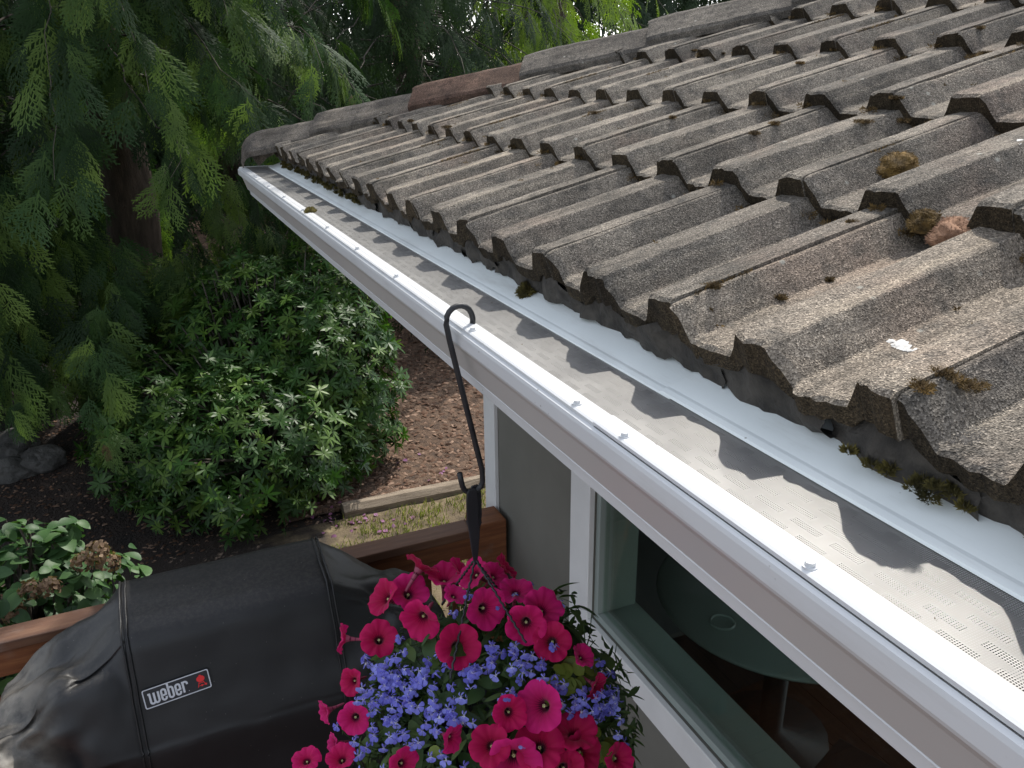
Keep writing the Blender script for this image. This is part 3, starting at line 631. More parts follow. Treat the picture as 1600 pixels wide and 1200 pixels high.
for i in range(len(xs_c)-1):
    for k in range(NPF-1): mb.f.append((i*NPF+k, i*NPF+k+1, (i+1)*NPF+k+1, (i+1)*NPF+k))
nn = len(xs_c)
for e in (0, nn-1):                                     # end skirts
    base = len(mb.v)
    for k in range(NPF):
        v = mb.v[e*NPF+k]; mb.v.append((v[0]+(-.03 if e == 0 else .03), v[1]*.98+2.48*.02, -2.18))
    for k in range(NPF-1):
        F = (e*NPF+k, base+k, base+k+1, e*NPF+k+1); mb.f.append(F if e else F[::-1])
cover = mb.build('cover', MT['cover'], bbq, smooth=True)
for x in (XL, XR):
    for dx in (-.008, .008):
        i = min(range(nn), key=lambda q: abs(xs_c[q]-x)); pts = [(x+dx+.004*fbm((k*.3, x, 0), .4), mb.v[i*NPF+k][1]*1, mb.v[i*NPF+k][2]) for k in range(18, NPF-4)]
        pts = [(p[0], p[1]-.001, p[2]+.0015) for p in pts]
        MB().tube(pts, .0038, 6).build('seam_piping', MT['cover'], cover, smooth=True)
for dx in (-.45, .42):                                   # legs of the cart below the cover
    for yy in (2.32, 2.62): MB().box((-.35+dx-.02, yy-.02, DECK_Z), (-.35+dx+.02, yy+.02, -2.1)).build('cart_leg', MT['black_metal'], bbq)
# the patch, on the sloping front of the lid
fa, fb = Vector((0, 2.36, -1.27)), Vector((0, 2.268, -1.56)); upd = (fa-fb).normalized(); nrm = Vector((0, -1, 0)).cross(Vector((1, 0, 0))); nrm = Vector((1, 0, 0)).cross(upd)
def on_front(px, py, off=.0):
    d = ray(px, py); o = fb; return CAM + d*((o-CAM).dot(nrm)/d.dot(nrm)) + nrm*off
cs = [on_front(*q) for q in ((222, 1077), (326, 1041), (330, 1076), (226, 1108))]
ctr = sum(cs, Vector())/4; PWID = (cs[1]-cs[0]).length; PHT = (cs[0]-cs[3]).length
tilt = (cs[1]-cs[0]).normalized(); tilt = (tilt - nrm*tilt.dot(nrm)).normalized(); pup = nrm.cross(tilt)
PM = Matrix.Identity(4)
PO = ctr + nrm*.0065
for i in range(3): PM[i][0], PM[i][1], PM[i][2], PM[i][3] = tilt[i], pup[i], nrm[i], PO[i]
def rrect(wd, ht, r, n=5):
    P = []
    for cx, cy, a0 in ((wd/2-r, ht/2-r, 0), (-wd/2+r, ht/2-r, 90), (-wd/2+r, -ht/2+r, 180), (wd/2-r, -ht/2+r, 270)):
        for i in range(n+1): a = math.radians(a0+90*i/n); P.append((cx+r*math.cos(a), cy+r*math.sin(a)))
    return P
P = rrect(PWID, PHT, .006); mb = MB(); m_ = len(P)
mb.v = [(x, y, 0) for x, y in P]+[(x, y, -.004) for x, y in P]; mb.f = [tuple(range(m_))]+[(i, m_+i, m_+(i+1) % m_, (i+1) % m_) for i in range(m_)]
patch = mb.build('label_patch', MT['label_black'], bbq, label='black patch with white border and lettering'); patch.matrix_basis = PM
def flat(name, mb, mat):
    o = mb.build(name, mat, patch); o.matrix_parent_inverse = Matrix.Identity(4); return o
mb = MB(); Q = rrect(PWID-.008, PHT-.008, .004); P = rrect(PWID-.0015, PHT-.0015, .0055)
mb.v = [(x, y, .0006) for x, y in P]+[(x, y, .0006) for x, y in Q]; mb.f = [(i, (i+1) % m_, m_+(i+1) % m_, m_+i) for i in range(m_)]
flat('border', mb, MT['label_white'])
lay = [.0007]
def stroke(mb, pts, wd):
    """flat ribbon along a 2D polyline; each stroke lies a hair above the last"""
    lay[0] += .00005; z = lay[0]; L = []; n = len(pts)
    for i in range(n):
        p = Vector(pts[i]); a = (Vector(pts[i])-Vector(pts[i-1])).normalized() if i else None; b = (Vector(pts[i+1])-p).normalized() if i < n-1 else None
        t = (a+b).normalized() if a and b else (a or b); nn_ = Vector((-t.y, t.x)); k = 1/max(.5, (nn_.dot(Vector((-(b or a).y, (b or a).x)))))
        L.append((p+nn_*wd/2*k, p-nn_*wd/2*k))
    mb.add([(q.x, q.y, z) for pr in L for q in pr], [(2*i, 2*i+1, 2*i+3, 2*i+2) for i in range(n-1)])
def arc(cx, cy, rx, ry, a0, a1, n=8): return [(cx+rx*math.cos(math.radians(a0+(a1-a0)*i/n)), cy+ry*math.sin(math.radians(a0+(a1-a0)*i/n))) for i in range(n+1)]
H = PHT*.60; lw = PWID*.031; y0 = -H*.5; y1 = H*.38; yt = PHT/2-.003
X0 = -PWID*.40; cw = PWID*.086; mb = MB(); r = cw*.36; ry = H*.16
def letter_w(x):
    stroke(mb, [(x-lw*.9, y1-.001), (x, y1-.0015), (x, y0+ry)] + arc(x+r, y0+ry, r, ry, 180, 360)[1:] + [(x+2*r, y1)], lw)
    stroke(mb, [(x+2*r, y0+ry)] + arc(x+3*r, y0+ry, r, ry, 180, 360)[1:] + [(x+4*r, y1)], lw)
def letter_e(x):
    stroke(mb, [(x, y0+H*.38), (x+2*r, y0+H*.42), (x+2*r, y1-ry)] + arc(x+r, y1-ry, r, ry, 0, 180)[1:] + [(x, y0+ry)] + arc(x+r, y0+ry, r, ry, 180, 360)[1:] + [(x+2*r, y0+H*.24)], lw)
def letter_b(x):
    stroke(mb, [(x-lw*.5, yt-.001), (x, yt-.002), (x, y0+ry)] + arc(x+r, y0+ry, r, ry, 180, 360)[1:] + [(x+2*r, y1-ry)] + arc(x+r, y1-ry, r, ry, 0, 150)[1:], lw)
def letter_r(x):
    stroke(mb, [(x-lw*.6, y1), (x, y1-.0005), (x, y0)], lw); stroke(mb, [(x, y1-ry*1.4)] + arc(x+r, y1-ry, r, ry, 170, 0) + [(x+2*r, y1-ry-H*.10)], lw)
cx = X0; letter_w(cx); cx += 4*r+lw*1.45; letter_e(cx); cx += 2*r+lw*1.45; letter_b(cx); cx += 2*r+lw*1.45; letter_e(cx); cx += 2*r+lw*1.55; letter_r(cx)
stroke(mb, [(cx+2.1*r, y0+.001), (cx+2.1*r+.002, y0+.001)], .002)
flat('lettering', mb, MT['label_white'])
mb = MB(); kx, ky = PWID*.36, H*.18; rr = PWID*.062
lay[0] += .0001
mb.add([(kx, ky, lay[0])]+[(x, y, lay[0]) for x, y in arc(kx, ky, rr, rr*.82, 0, 360, 24)], [(0, i, i+1) for i in range(1, 25)])
stroke(mb, [(kx-rr*.25, ky+rr*.9), (kx+rr*.25, ky+rr*.9)], rr*.28)
stroke(mb, [(kx-rr*.45, ky-rr*.7), (kx-rr*.95, ky-rr*2.1)], rr*.16); stroke(mb, [(kx+rr*.45, ky-rr*.7), (kx+rr*1.0, ky-rr*1.9)], rr*.16)
stroke(mb, [(kx-rr*.7, ky-rr*1.05), (kx+rr*.7, ky-rr*1.05)], rr*.16); stroke(mb, [(kx-rr*.75, ky-rr*1.75), (kx+rr*.9, ky-rr*1.75)], rr*.13)
for dx in (.05, 1.0):
    lay[0] += .0001; q = rr*.27; mb.add([(kx+rr*dx, ky-rr*1.75, lay[0])]+[(x, y, lay[0]) for x, y in arc(kx+rr*dx, ky-rr*1.75, q, q, 0, 360, 12)], [(0, i, i+1) for i in range(1, 13)])
flat('kettle_emblem', mb, MT['label_red'])

# ------------------------------------------------------------------ hook and hanging basket
hook = MB(); HY = 1.139
pts = [(.021, HY, .0025), (.0215, HY, .012)] + [(-.0005+.0215*math.cos(a), HY, .012+.0225*math.sin(a)) for a in [math.radians(20*i) for i in range(1, 9)]] + [(-.0222, HY, .008), (-.0175, HY, -.02), (.030, HY, -.250)]
pts += [(.0125+.0185*math.cos(math.radians(a)), HY, -.268+.021*math.sin(math.radians(a))) for a in (10, -15, -40, -65, -90, -115, -140, -165)] + [(-.0075, HY, -.262), (-.0095, HY, -.248)]
hook.tube(pts, .0046, 10); hook.build('hanging_hook', MT['black_metal'], smooth=True, label='long black metal hook over the gutter rim holding the flower basket', cat='hook')
BX, BYY = .013, 1.139
basket = empty('hanging_basket', (BX, BYY, -.95), label='hanging basket overflowing with magenta petunias and blue lobelia', cat='flower basket')
cl = MB()          # two plastic hanger straps looping over the hook
for dy, dxx in ((-.005, -.004), (.005, .006)):
    pr = [(-.292, .012), (-.283, .0085), (-.30, .010), (-.34, .010), (-.37, .0095), (-.40, .007), (-.424, .003)]
    V = []
    for z, wd in [(-.279, .006), (-.285, .009), (-.30, .0105), (-.335, .0105), (-.37, .009), (-.40, .006), (-.426, .0025)]:
        xo = BX+dxx*(1 if z > -.36 else .4)
        V += [(xo-wd, BYY+dy-.0025, z), (xo+wd, BYY+dy-.0025, z), (xo+wd, BYY+dy+.0025, z), (xo-wd, BYY+dy+.0025, z)]
    n = len(V)//4; F = [(4*i+k, 4*i+(k+1) % 4, 4*i+4+(k+1) % 4, 4*i+4+k) for i in range(n-1) for k in range(4)] + [(3, 2, 1, 0), tuple(4*n-4+k for k in range(4))]
    cl.add(V, F)
cl.tube([(BX, BYY-.006, -.345), (BX, BYY+.006, -.345)], .0125, 12)
cl.build('hanger_clip', MT['black_plastic'], basket, bevel=.0015)
pot = MB(); pr = [(.006, -1.0), (.09, -1.0), (.105, -.985), (.150, -.815), (.163, -.810), (.163, -.795), (.150, -.795), (.145, -.83), (.09, -.86), (.002, -.865)]
for r_, z in pr: pot.v += [(BX+r_*math.cos(2*math.pi*k/32), BYY+r_*math.sin(2*math.pi*k/32), z) for k in range(32)]
pot.f = [(j*32+k, j*32+(k+1) % 32, (j+1)*32+(k+1) % 32, (j+1)*32+k) for j in range(len(pr)-1) for k in range(32)]
pot.build('pot', MT['black_plastic'], basket, smooth=True)
# mound of plants
MC, MR = Vector((.035, 1.115, -.80)), Vector((.27, .25, .30))
def on_mound(px, py, k=1.0, strict=False):
    d = ray(px, py); o = CAM - MC; R = MR*k
    dd = Vector((d.x/R.x, d.y/R.y, d.z/R.z)); oo = Vector((o.x/R.x, o.y/R.y, o.z/R.z))
    a = dd.dot(dd); b = 2*dd.dot(oo); c = oo.dot(oo)-1; D = b*b-4*a*c
    if D < 0 and strict: return None
    t = (-b-math.sqrt(D))/(2*a) if D > 0 else -b/(2*a)
    p = CAM + d*t; q = p-MC; return p, Vector((q.x/R.x**2, q.y/R.y**2, q.z/R.z**2)).normalized()
RIMZ, RIMR = -.80, .155
for k in range(4):
    a = math.radians(38+90*k); e = [on_mound(703, 1062, 1.13)[0], on_mound(822, 1005, 1.13)[0], on_mound(800, 950, .98)[0], on_mound(690, 945, .98)[0]][k]; t0 = Vector((BX+.002*math.cos(a), BYY+.002*math.sin(a), -.415)); p_ = []
    for i in range(60): q = t0.lerp(e, i/59); p_.append(q+Vector((math.cos(i*1.5), math.sin(i*1.5), 0))*.0011)
    MB().tube(p_, .0021, 5).build('hanger_wire', MT['black_plastic'], basket, smooth=True)
def petunia(seed):
    r0 = random.Random(seed); mb = MB(); S = 50; rings = [(.0035, -.036), (.0045, -.026), (.0075, -.014), (.0115, -.007), (.018, -.0025), (.026, -.0005), (.032, .0002), (.0352, -.0012)]
    ph = r0.random()*6; tw = [r0.uniform(-1, 1) for _ in range(5)]; cup = r0.uniform(-.10, .30)
    for j, (r_, z) in enumerate(rings):
        for k in range(S):
            th = 2*math.pi*k/S; lobe = abs(math.sin(2.5*th)); f = (j/7)**2
            rr = r_*(1 - f*.15*(1-lobe**.45)); li = int(th/(2*math.pi)*5) % 5
            zz = z + f*(.0035*math.sin(3*th+ph) + .004*tw[li]*lobe + .0022*math.sin(11*th+ph*2)) + f*.003*(1-lobe) + cup*max(0, rr-.008)*(.6+.8*lobe*abs(tw[li]))
            mb.v.append((rr*math.cos(th), rr*math.sin(th), zz))
    mb.f = [(j*S+k, j*S+(k+1) % S, (j+1)*S+(k+1) % S, (j+1)*S+k) for j in range(7) for k in range(S)]
    me = mb.mesh('petunia_flower', True); me.materials.append(MT['petunia']); return me
pet_v = [petunia(k) for k in range(8)]
tb = MB().tube([(0, 0, -.058), (0, 0, -.05), (0, 0, -.034), (0, 0, -.022), (0, 0, -.012)], [.002, .0032, .0038, .0055, .0092], 10, False); tbm = tb.mesh('flower_tube', True); tbm.materials.append(MT['petunia_tube'])
st_ = MB()
for a in (0, 1.3, 2.6, 3.9, 5.2): st_.tube([(0, 0, -.03), (.0015*math.cos(a), .0015*math.sin(a), -.012)], .0006, 4); st_.tube([(.0015*math.cos(a), .0015*math.sin(a), -.0135), (.0016*math.cos(a), .0016*math.sin(a), -.0115)], .0009, 5)
stm = st_.mesh('stamens'); stm.materials.append(MT['stamen'])
# (px, py, size, facing: n mound normal blend to the camera, or explicit screen direction dx, dy, towards)
PET = [(606, 936, .95, (-.8, .1, .45)), (638, 929, 1.0, (.15, -.2, .9)), (661, 963, 1.0, (.1, .25, .95)), (655, 889, .95, (.1, -.93, -.25)), (694, 908, 1.1, (-.3, -.75, .35)), (718, 898, .9, (.2, -.8, .2)),
       (745, 899, .85, (-.2, -.5, .7)), (770, 903, .8, (.5, -.6, .4)), (783, 892, .8, (.4, -.85, .1)), (755, 950, .95, (.25, .25, .92)), (714, 1010, 1.08, (.2, .05, .97)), (592, 1000, 1.0, (-.1, -.2, .95)),
       (822, 972, 1.0, (.1, .1, .95)), (863, 1003, 1.0, (.1, .1, .97)), (846, 955, .95, (.6, -.3, .7)), (806, 928, .85, (.4, -.65, .6)), (849, 1103, 1.12, (.05, .05, .99)), (803, 1182, 1.1, (.1, .25, .95)), (768, 1166, 1.05, (-.35, -.15, .9)),
       (843, 1168, 1.05, (.1, .15, .95)), (897, 1150, .95, (.3, -.5, .75)), (906, 1175, 1.0, (.3, .2, .9)), (556, 1120, .8, (-.35, .1, .9)), (543, 998, .9, (-.9, -.3, .05)), (556, 1063, .7, (-.6, .2, .6)), (517, 1108, .6, (-.8, .3, .3)),
       (626, 1192, .8, (.1, .1, .9)), (480, 1192, .8, (-.5, -.3, .6)), (535, 1190, .85, (.1, -.4, .7)), (794, 1112, .75, (.3, .2, .8)), (707, 935, .7, (0, -.7, .5)), (926, 1068, .6, (.7, .2, .5)), (905, 1030, .7, (.6, -.3, .5)), (530, 1160, .6, (-.8, 0, .5)), (960, 1185, .8, (.6, .1, .7)), (700, 1150, .7, (.2, .3, .5)), (880, 1200, .9, (.1, .4, .9))]
pet_pts = []
for i, (px, py, s, (dx, dy, dn)) in enumerate(PET):
    p, nrm = on_mound(px, py, 1.07); tow = (CAM-p).normalized(); fac = (CR*(dx+rnd.gauss(0, .22)) - CV*(dy+rnd.gauss(-.08, .22)) + tow*dn).normalized(); s *= rnd.uniform(.86, 1.1)
    o = link(bpy.data.objects.new('petunia_flower', pet_v[i % 8]), basket); o.matrix_basis = frame(p+fac*.012, fac, (rnd.uniform(-1, 1), rnd.uniform(-1, 1), 1), s*1.02); pet_pts.append(p)
    for nm, me in (('flower_tube', tbm), ('stamens', stm)):
        c = bpy.data.objects.new(nm, me); col.objects.link(c); c.parent = o
def lobelia(seed):
    r0 = random.Random(seed); mb = MB()
    for a, L, wd, b in ((-90, .0095, .0036, .1), (-38, .0098, .0034, .05), (-142, .0098, .0034, .05), (62, .0068, .0013, .35), (118, .0068, .0013, .35)):
        a = math.radians(a+r0.uniform(-10, 10)); d = Vector((math.cos(a), math.sin(a), 0)); s_ = Vector((-d.y, d.x, 0)); k = r0.uniform(.0, .0025)+b*.004
        P = [d*.0006, d*L*.45+s_*wd*.6+Vector((0, 0, k)), d*L*.82+s_*wd, d*L+s_*wd*.4-Vector((0, 0, k)), d*L-s_*wd*.4-Vector((0, 0, k)), d*L*.82-s_*wd, d*L*.45-s_*wd*.6+Vector((0, 0, k))]
        mb.add(P, [(0, 6, 1), (6, 5, 2, 1), (5, 4, 3, 2)])
    mb.tube([(0, .001, -.009), (0, 0, .0004)], [.0008, .0013], 4, False)
    return mb
lob_m = []
for k in range(5): me = lobelia(k).mesh('lobelia_flower'); me.materials.append(MT['lobelia']); lob_m.append(me)
zones = [((600, 1055), (95, 70), 82), ((560, 1135), (70, 75), 46), ((660, 1115), (110, 80), 62), ((745, 1070), (100, 75), 56), ((825, 1040), (60, 45), 22), ((935, 1100), (42, 42), 46), ((880, 1080), (35, 30), 10), ((740, 935), (60, 30), 12), ((780, 1160), (50, 35), 8), ((700, 930), (35, 25), 6), ((850, 950), (40, 30), 6)]
cnt = 0; stems = []
for (cx, cy), (rx, ry), nn_ in zones:
    for _ in range(nn_):
        px, py = rnd.gauss(cx, rx*.6), rnd.gauss(cy, ry*.6)
        if px > 1010: px = 985
        if rnd.random() < .85 and any((px-q[0])**2+(py-q[1])**2 < (31*q[2])**2 for q in PET): continue
        k = rnd.uniform(1.02, 1.14); hit = on_mound(px, py, k, True)
        if hit is None: continue
        p, nrm = hit
        if cnt < 300:
            tow = (CAM-p).normalized(); fac = (tow*.55 + nrm*.6 + Vector((rnd.gauss(0, .4), rnd.gauss(0, .4), rnd.gauss(.1, .4)))).normalized()
            o = link(bpy.data.objects.new('lobelia_flower', rnd.choice(lob_m)), basket); o.matrix_basis = frame(p, fac, (rnd.gauss(0, .3), rnd.gauss(0, .3), 1), rnd.uniform(.95, 1.25)); cnt += 1
            stems.append((p-fac*.008, nrm))
sm_ = MB()
for p, nrm in stems:
    q = p - nrm*rnd.uniform(.03, .07) + Vector((rnd.gauss(0, .012), rnd.gauss(0, .012), -.02)); mid = (p+q)/2 + nrm*.006; sm_.tube([q, mid, p], [.0009, .0007, .0006], 3, False)
for (x0, y0_, x1, y1_) in ((900, 1060, 925, 955), (900, 1060, 912, 975), (890, 1050, 930, 1000), (905, 1120, 965, 1085), (930, 1110, 975, 1100)):
    a, _ = on_mound(x0, y0_, 1.0); b, _ = on_mound(x1, y1_, 1.12); sm_.tube([a, (a+b)/2+Vector((.01, 0, .01)), b], [.0014, .0011, .0008], 4, False)
V, F = arr(sm_); o = link(bpy.data.objects.new('stems', tri_mesh('stems', V, F, MT['basket_leaf'], np.full(len(V), .3))), basket); o['kind'] = 'stuff'
def leaf(L, wd, droop=.2, fold=.15):
    n = 5; mb = MB()
    for i in range(n+1):
        t = i/n; ww = wd*math.sin(math.pi*min(1, t*.92+.06))**.8*(1 if i < n else 0); z = -droop*L*t*t
        mb.v += [(-ww, t*L, z+fold*ww), (0, t*L, z), (ww, t*L, z+fold*ww)]
    for i in range(n):
        a = 3*i; mb.f += [(a, a+1, a+4, a+3), (a+1, a+2, a+5, a+4)]
    return arr(mb)
leafs = [leaf(.036, .0042, .3), leaf(.028, .003, .1), leaf(.045, .012, .35), leaf(.022, .0025, .2)]
mats, wh = [], []
for _ in range(5200):
    th, u = rnd.uniform(0, 2*math.pi), rnd.uniform(-.75, 1); cp = math.sqrt(1-u*u); nrm = Vector((cp*math.cos(th), cp*math.sin(th), u)); k = rnd.uniform(.55, .96)**.6
    p = MC + Vector((nrm.x*MR.x, nrm.y*MR.y, nrm.z*MR.z))*k*(1+.10*fbm(nrm, 3))
    y_ = (nrm*.7 + Vector((rnd.gauss(0, .6), rnd.gauss(0, .6), rnd.gauss(.15, .6)))).normalized(); z_ = (nrm + Vector((rnd.gauss(0, .5), rnd.gauss(0, .5), .5+rnd.gauss(0, .4))))
    mats.append(frame(p, z_, y_, rnd.uniform(.7, 1.25))); wh.append(rnd.choices((0, 1, 2, 3), (4, 3, 2, 3))[0])
join_inst('foliage', leafs, mats, wh, MT['basket_leaf'], basket, True, kind='stuff')
mats, wh = [], []; lm = [leaf(.022, .010, .2)]
for (cx, cy, n_) in ((900, 1045, 16), (925, 1180, 10), (880, 1065, 8), (505, 1090, 8), (490, 1195, 8), (640, 1175, 2), (950, 1170, 6)):
    for _ in range(n_):
        hit = on_mound(rnd.gauss(cx, 16), rnd.gauss(cy, 13), 1.05, True)
        if hit is None: continue
        p, nrm = hit; z_ = nrm + (CAM-p).normalized()*.6 + Vector((rnd.gauss(0, .4), rnd.gauss(0, .4), .3)); mats.append(frame(p, z_, (rnd.gauss(0, 1), rnd.gauss(0, 1), rnd.gauss(0, 1)), rnd.uniform(.8, 1.3))); wh.append(0)
join_inst('lime_foliage', lm, mats, wh, MT['lime_leaf'], basket, True, kind='stuff')

# ------------------------------------------------------------------ conifers
def frond(seed, npin=7, nsub=4):
    """a flat cedar spray of unit length along +y, lying in the xy plane (normal z); the fingers curve towards the tip"""
    r0 = random.Random(seed); V = []; F = []; bend = r0.uniform(-.12, .12)
    def blade(a, b, wd):
        d = (b-a); s_ = Vector((-d.y, d.x, 0)).normalized()*wd; n = len(V)
        V.extend([a-s_*.5, a+s_*.5, a+d*.6+s_, b, a+d*.6-s_]); F.extend([(n, n+1, n+2), (n, n+2, n+4), (n+4, n+2, n+3)])
    def z(p): return Vector((p.x+bend*p.y*p.y, p.y, -.20*p.y*p.y - .5*abs(p.x)**1.4))
    for i in range(6): blade(z(Vector((0, i/6, 0))), z(Vector((0, (i+1.1)/6, 0))), .013*(1-i/9))
    for k in range(npin):
        for sd in (-1, 1):
            if r0.random() < .07: continue
            t = .05+.86*(k+.5*(sd > 0)+r0.uniform(-.18, .18))/npin; t = max(.02, t)
            L = (.50*(1-t)**.8+.07)*r0.uniform(.7, 1.1)*min(1, t*3+.55); ang = math.radians(r0.uniform(30, 50)); d = Vector((sd*math.sin(ang), math.cos(ang), 0))
            base = Vector((0, t, 0)); mid = base+d*L*.55; tip = mid+(d*.6+Vector((0, .5, 0))).normalized()*L*.5
            blade(z(base), z(mid), .012); blade(z(mid), z(tip), .013)
            m = max(2, int(nsub*L/.3+.5))
            for q in range(m):
                for s2 in (-1, 1):
                    tt = (q+.55+.25*s2)/m; pb = base.lerp(mid, tt/.55) if tt < .55 else mid.lerp(tip, min(.9, (tt-.55)/.45)); l2 = (.115*(1-.6*tt)+.02)*(L/.4)**.7*r0.uniform(.8, 1.25)
                    a2 = math.radians(r0.uniform(28, 42))*s2; e = (d*.7+Vector((0, .35*tt+.1, 0))).normalized(); d2 = Vector((e.x*math.cos(a2)-e.y*math.sin(a2), e.x*math.sin(a2)+e.y*math.cos(a2), 0)); blade(z(pb), z(pb+d2*l2), .0125)
    return (np.array(V, np.float32), np.array(F, np.int32))
fr_hi = [frond(k) for k in range(5)]; fr_lo = [frond(30+k, 6, 3) for k in range(4)]
def conifer(name, label, base, height, radius, nbr, z0, mat, seed, nobj=0, per=16, hi=True, size=(.24, .44), front=None, group=None, weep=.55, deadn=0, shade_canopy=0, trim_low=False):
    r0 = random.Random(seed); base = Vector(base); t = empty(name, base, label=label, cat='tree', group=group)
    MB().tube([base+Vector((.08*math.sin(i*1.3+seed), .08*math.cos(i*1.7), height*i/10)) for i in range(11)], [.22*(height/8)*(1-i/11.5)+.02+(.12 if i == 0 else 0) for i in range(11)], 12).build('trunk', MT['cedar_bark'], t, smooth=True)
    mats, wh, bw, bn = [], [], MB(), 0
    for i in range(nbr+shade_canopy):
        cn = i >= nbr; h = z0 + (height-.5-(z0-base.z)-0)*(r0.random()**1.15 if front is None else r0.random()**1.6); az = r0.uniform(0, 2*math.pi) if front is None or r0.random() < .42 else front+r0.gauss(0, .75)
        fr_ = (h-base.z)/height; L = radius*max(.02, 1-max(0, fr_)**1.3)**.8*r0.uniform(.72, 1.08)+.25; d = Vector((math.cos(az), math.sin(az), 0)); P = []
        rise = r0.uniform(-.05, .25); wp = weep
        if cn: h = r0.uniform(1.7, 5.0); az = front+r0.gauss(0, .5); L = r0.uniform(3.2, 4.6); d = Vector((math.cos(az), math.sin(az), 0)); rise = .25; wp = .22  # extra overhead branches, out of view, added to shade the garden below
        start = base+Vector((0, 0, h-base.z))
        for k in range(15):
            s_ = k/14; P.append(start + d*L*s_ + Vector((0, 0, L*(rise*s_ - wp*s_*s_))) + Vector((fbm((az*9, s_*2, 1), 2), fbm((az*9, s_*2, 4), 2), fbm((az*9, s_*2, 7), 2)))*.22*s_)
        if not (trim_low and P[-1].z < -1.2): bw.tube(P, [.011*(1-s_/14)*L/2.4+.0018 for s_ in range(15)], 5, False)
        n_ = int(per*L/2.2)
        for q in range(n_):
            s_ = min(.999, .18+.82*((q+r0.random())/n_)**.8); k = int(s_*14); p = P[k].lerp(P[k+1], s_*14-k); side = r0.choice((-1, 1)); tan = (P[k+1]-P[k]).normalized(); sdv = Vector((-d.y, d.x, 0))*side
            out = (tan*.5 + sdv*r0.uniform(.1, .8) + Vector((0, 0, -r0.uniform(.55, 1.5))) + d*.15).normalized()
            nz = (d*r0.uniform(.5, 1.2) + sdv*r0.gauss(0, .35) + Vector((0, 0, r0.uniform(.15, .7)))).normalized()
            s0 = r0.uniform(*size); p = p + sdv*r0.uniform(0, .12) + Vector((0, 0, r0.uniform(-.08, .03)))
            if trim_low:                                # the skirt of the crown is cut back above the shrub and the boulders
                e_ = p+out*s0; ex, ey, _ = pix(e_)
                if ey > np.interp(ex, (-400, 0, 150, 260, 330, 420, 500, 620), (640, 690, 715, 740, 660, 590, 500, 470)) + 40*math.sin(ex*.045): continue
            mats.append(frame(p, nz, out, s0)); wh.append(r0.randrange(5 if hi else 4))
    bw.build('branches', MT['twig'], t, smooth=True, kind='stuff')
    vv = fr_hi if hi else fr_lo
    if nobj: scatter('frond', 'foliage', vv, mats, wh, MT[mat], t, nobj)
    else: join_inst('foliage', vv, mats, wh, MT[mat], t, kind='stuff')
    if deadn:
        idx = r0.sample(range(len(mats)), deadn); join_inst('dead_sprays', fr_lo, [mats[i] @ Matrix.Translation((.1, .1, .06)) @ Matrix.Scale(.5, 4) for i in idx], [r0.randrange(4) for _ in idx], MT['dead_leaf'], t, kind='stuff')
    return t
def gz(x, y): return ground_h(x, y)-.05
conifer('cedar_tree', 'big drooping green cedar nearest the far end of the gutter', (-.55, 8.3, gz(-.55, 8.3)), 9.0, 3.3, 150, -1.6, 'cedar_leaf', 11, nobj=290, per=38, front=-1.45, deadn=70, shade_canopy=46, trim_low=True)
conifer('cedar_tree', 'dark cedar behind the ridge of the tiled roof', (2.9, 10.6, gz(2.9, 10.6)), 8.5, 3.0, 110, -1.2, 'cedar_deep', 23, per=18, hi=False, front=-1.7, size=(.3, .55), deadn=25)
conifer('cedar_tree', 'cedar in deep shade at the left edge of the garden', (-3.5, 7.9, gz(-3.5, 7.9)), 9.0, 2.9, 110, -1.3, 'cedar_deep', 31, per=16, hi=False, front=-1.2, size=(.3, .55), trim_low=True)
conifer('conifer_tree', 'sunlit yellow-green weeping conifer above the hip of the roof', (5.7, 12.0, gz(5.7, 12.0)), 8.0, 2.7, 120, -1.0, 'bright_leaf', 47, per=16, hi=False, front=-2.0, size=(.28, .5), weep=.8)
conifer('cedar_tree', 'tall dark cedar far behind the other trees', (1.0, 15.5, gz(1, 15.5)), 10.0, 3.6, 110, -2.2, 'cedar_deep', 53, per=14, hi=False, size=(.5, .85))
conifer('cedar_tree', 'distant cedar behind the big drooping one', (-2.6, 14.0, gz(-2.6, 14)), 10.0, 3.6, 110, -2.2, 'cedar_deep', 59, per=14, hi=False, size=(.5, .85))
# far wood that closes the view
mats, wh = [], []
for _ in range(4600):
    x = rnd.uniform(-14, 22); y = 19 + rnd.uniform(-1, 2.2) + .02*(x-2)**2*.5; z = rnd.uniform(-2.6, 7.5)
    mats.append(frame((x, y, z), (rnd.gauss(0, .4), -1, rnd.uniform(.1, .7)), (rnd.gauss(0, .5), -.2, -1), rnd.uniform(1.0, 1.9))); wh.append(rnd.randrange(4))
join_inst('far_wood', fr_lo, mats, wh, MT['cedar_deep'], kind='stuff', label='dark wood closing the far end of the garden', cat='wood')

# ------------------------------------------------------------------ rhododendron
def whorl(seed):
    r0 = random.Random(seed); mb = MB(); n = r0.randint(7, 10)
    for k in range(n):
        a = 2*math.pi*k/n + r0.uniform(-.25, .25); d = Vector((math.cos(a), math.sin(a), 0)); s_ = Vector((-d.y, d.x, 0)); L = r0.uniform(.09, .135); wd = L*.125; dr = r0.uniform(-.1, .55); P = []
        for i, (t, ww) in enumerate(((.06, .25), (.35, .85), (.68, 1), (1, .08))):
            c = d*L*t + Vector((0, 0, .25*L*t - dr*L*t*t)); P += [c-s_*wd*ww+Vector((0, 0, .12*wd*ww)), c, c+s_*wd*ww+Vector((0, 0, .12*wd*ww))]
        mb.add(P, [f for i in range(3) for f in ((3*i, 3*i+1, 3*i+4, 3*i+3), (3*i+1, 3*i+2, 3*i+5, 3*i+4))])
    return arr(mb)
wv = [whorl(k) for k in range(6)]
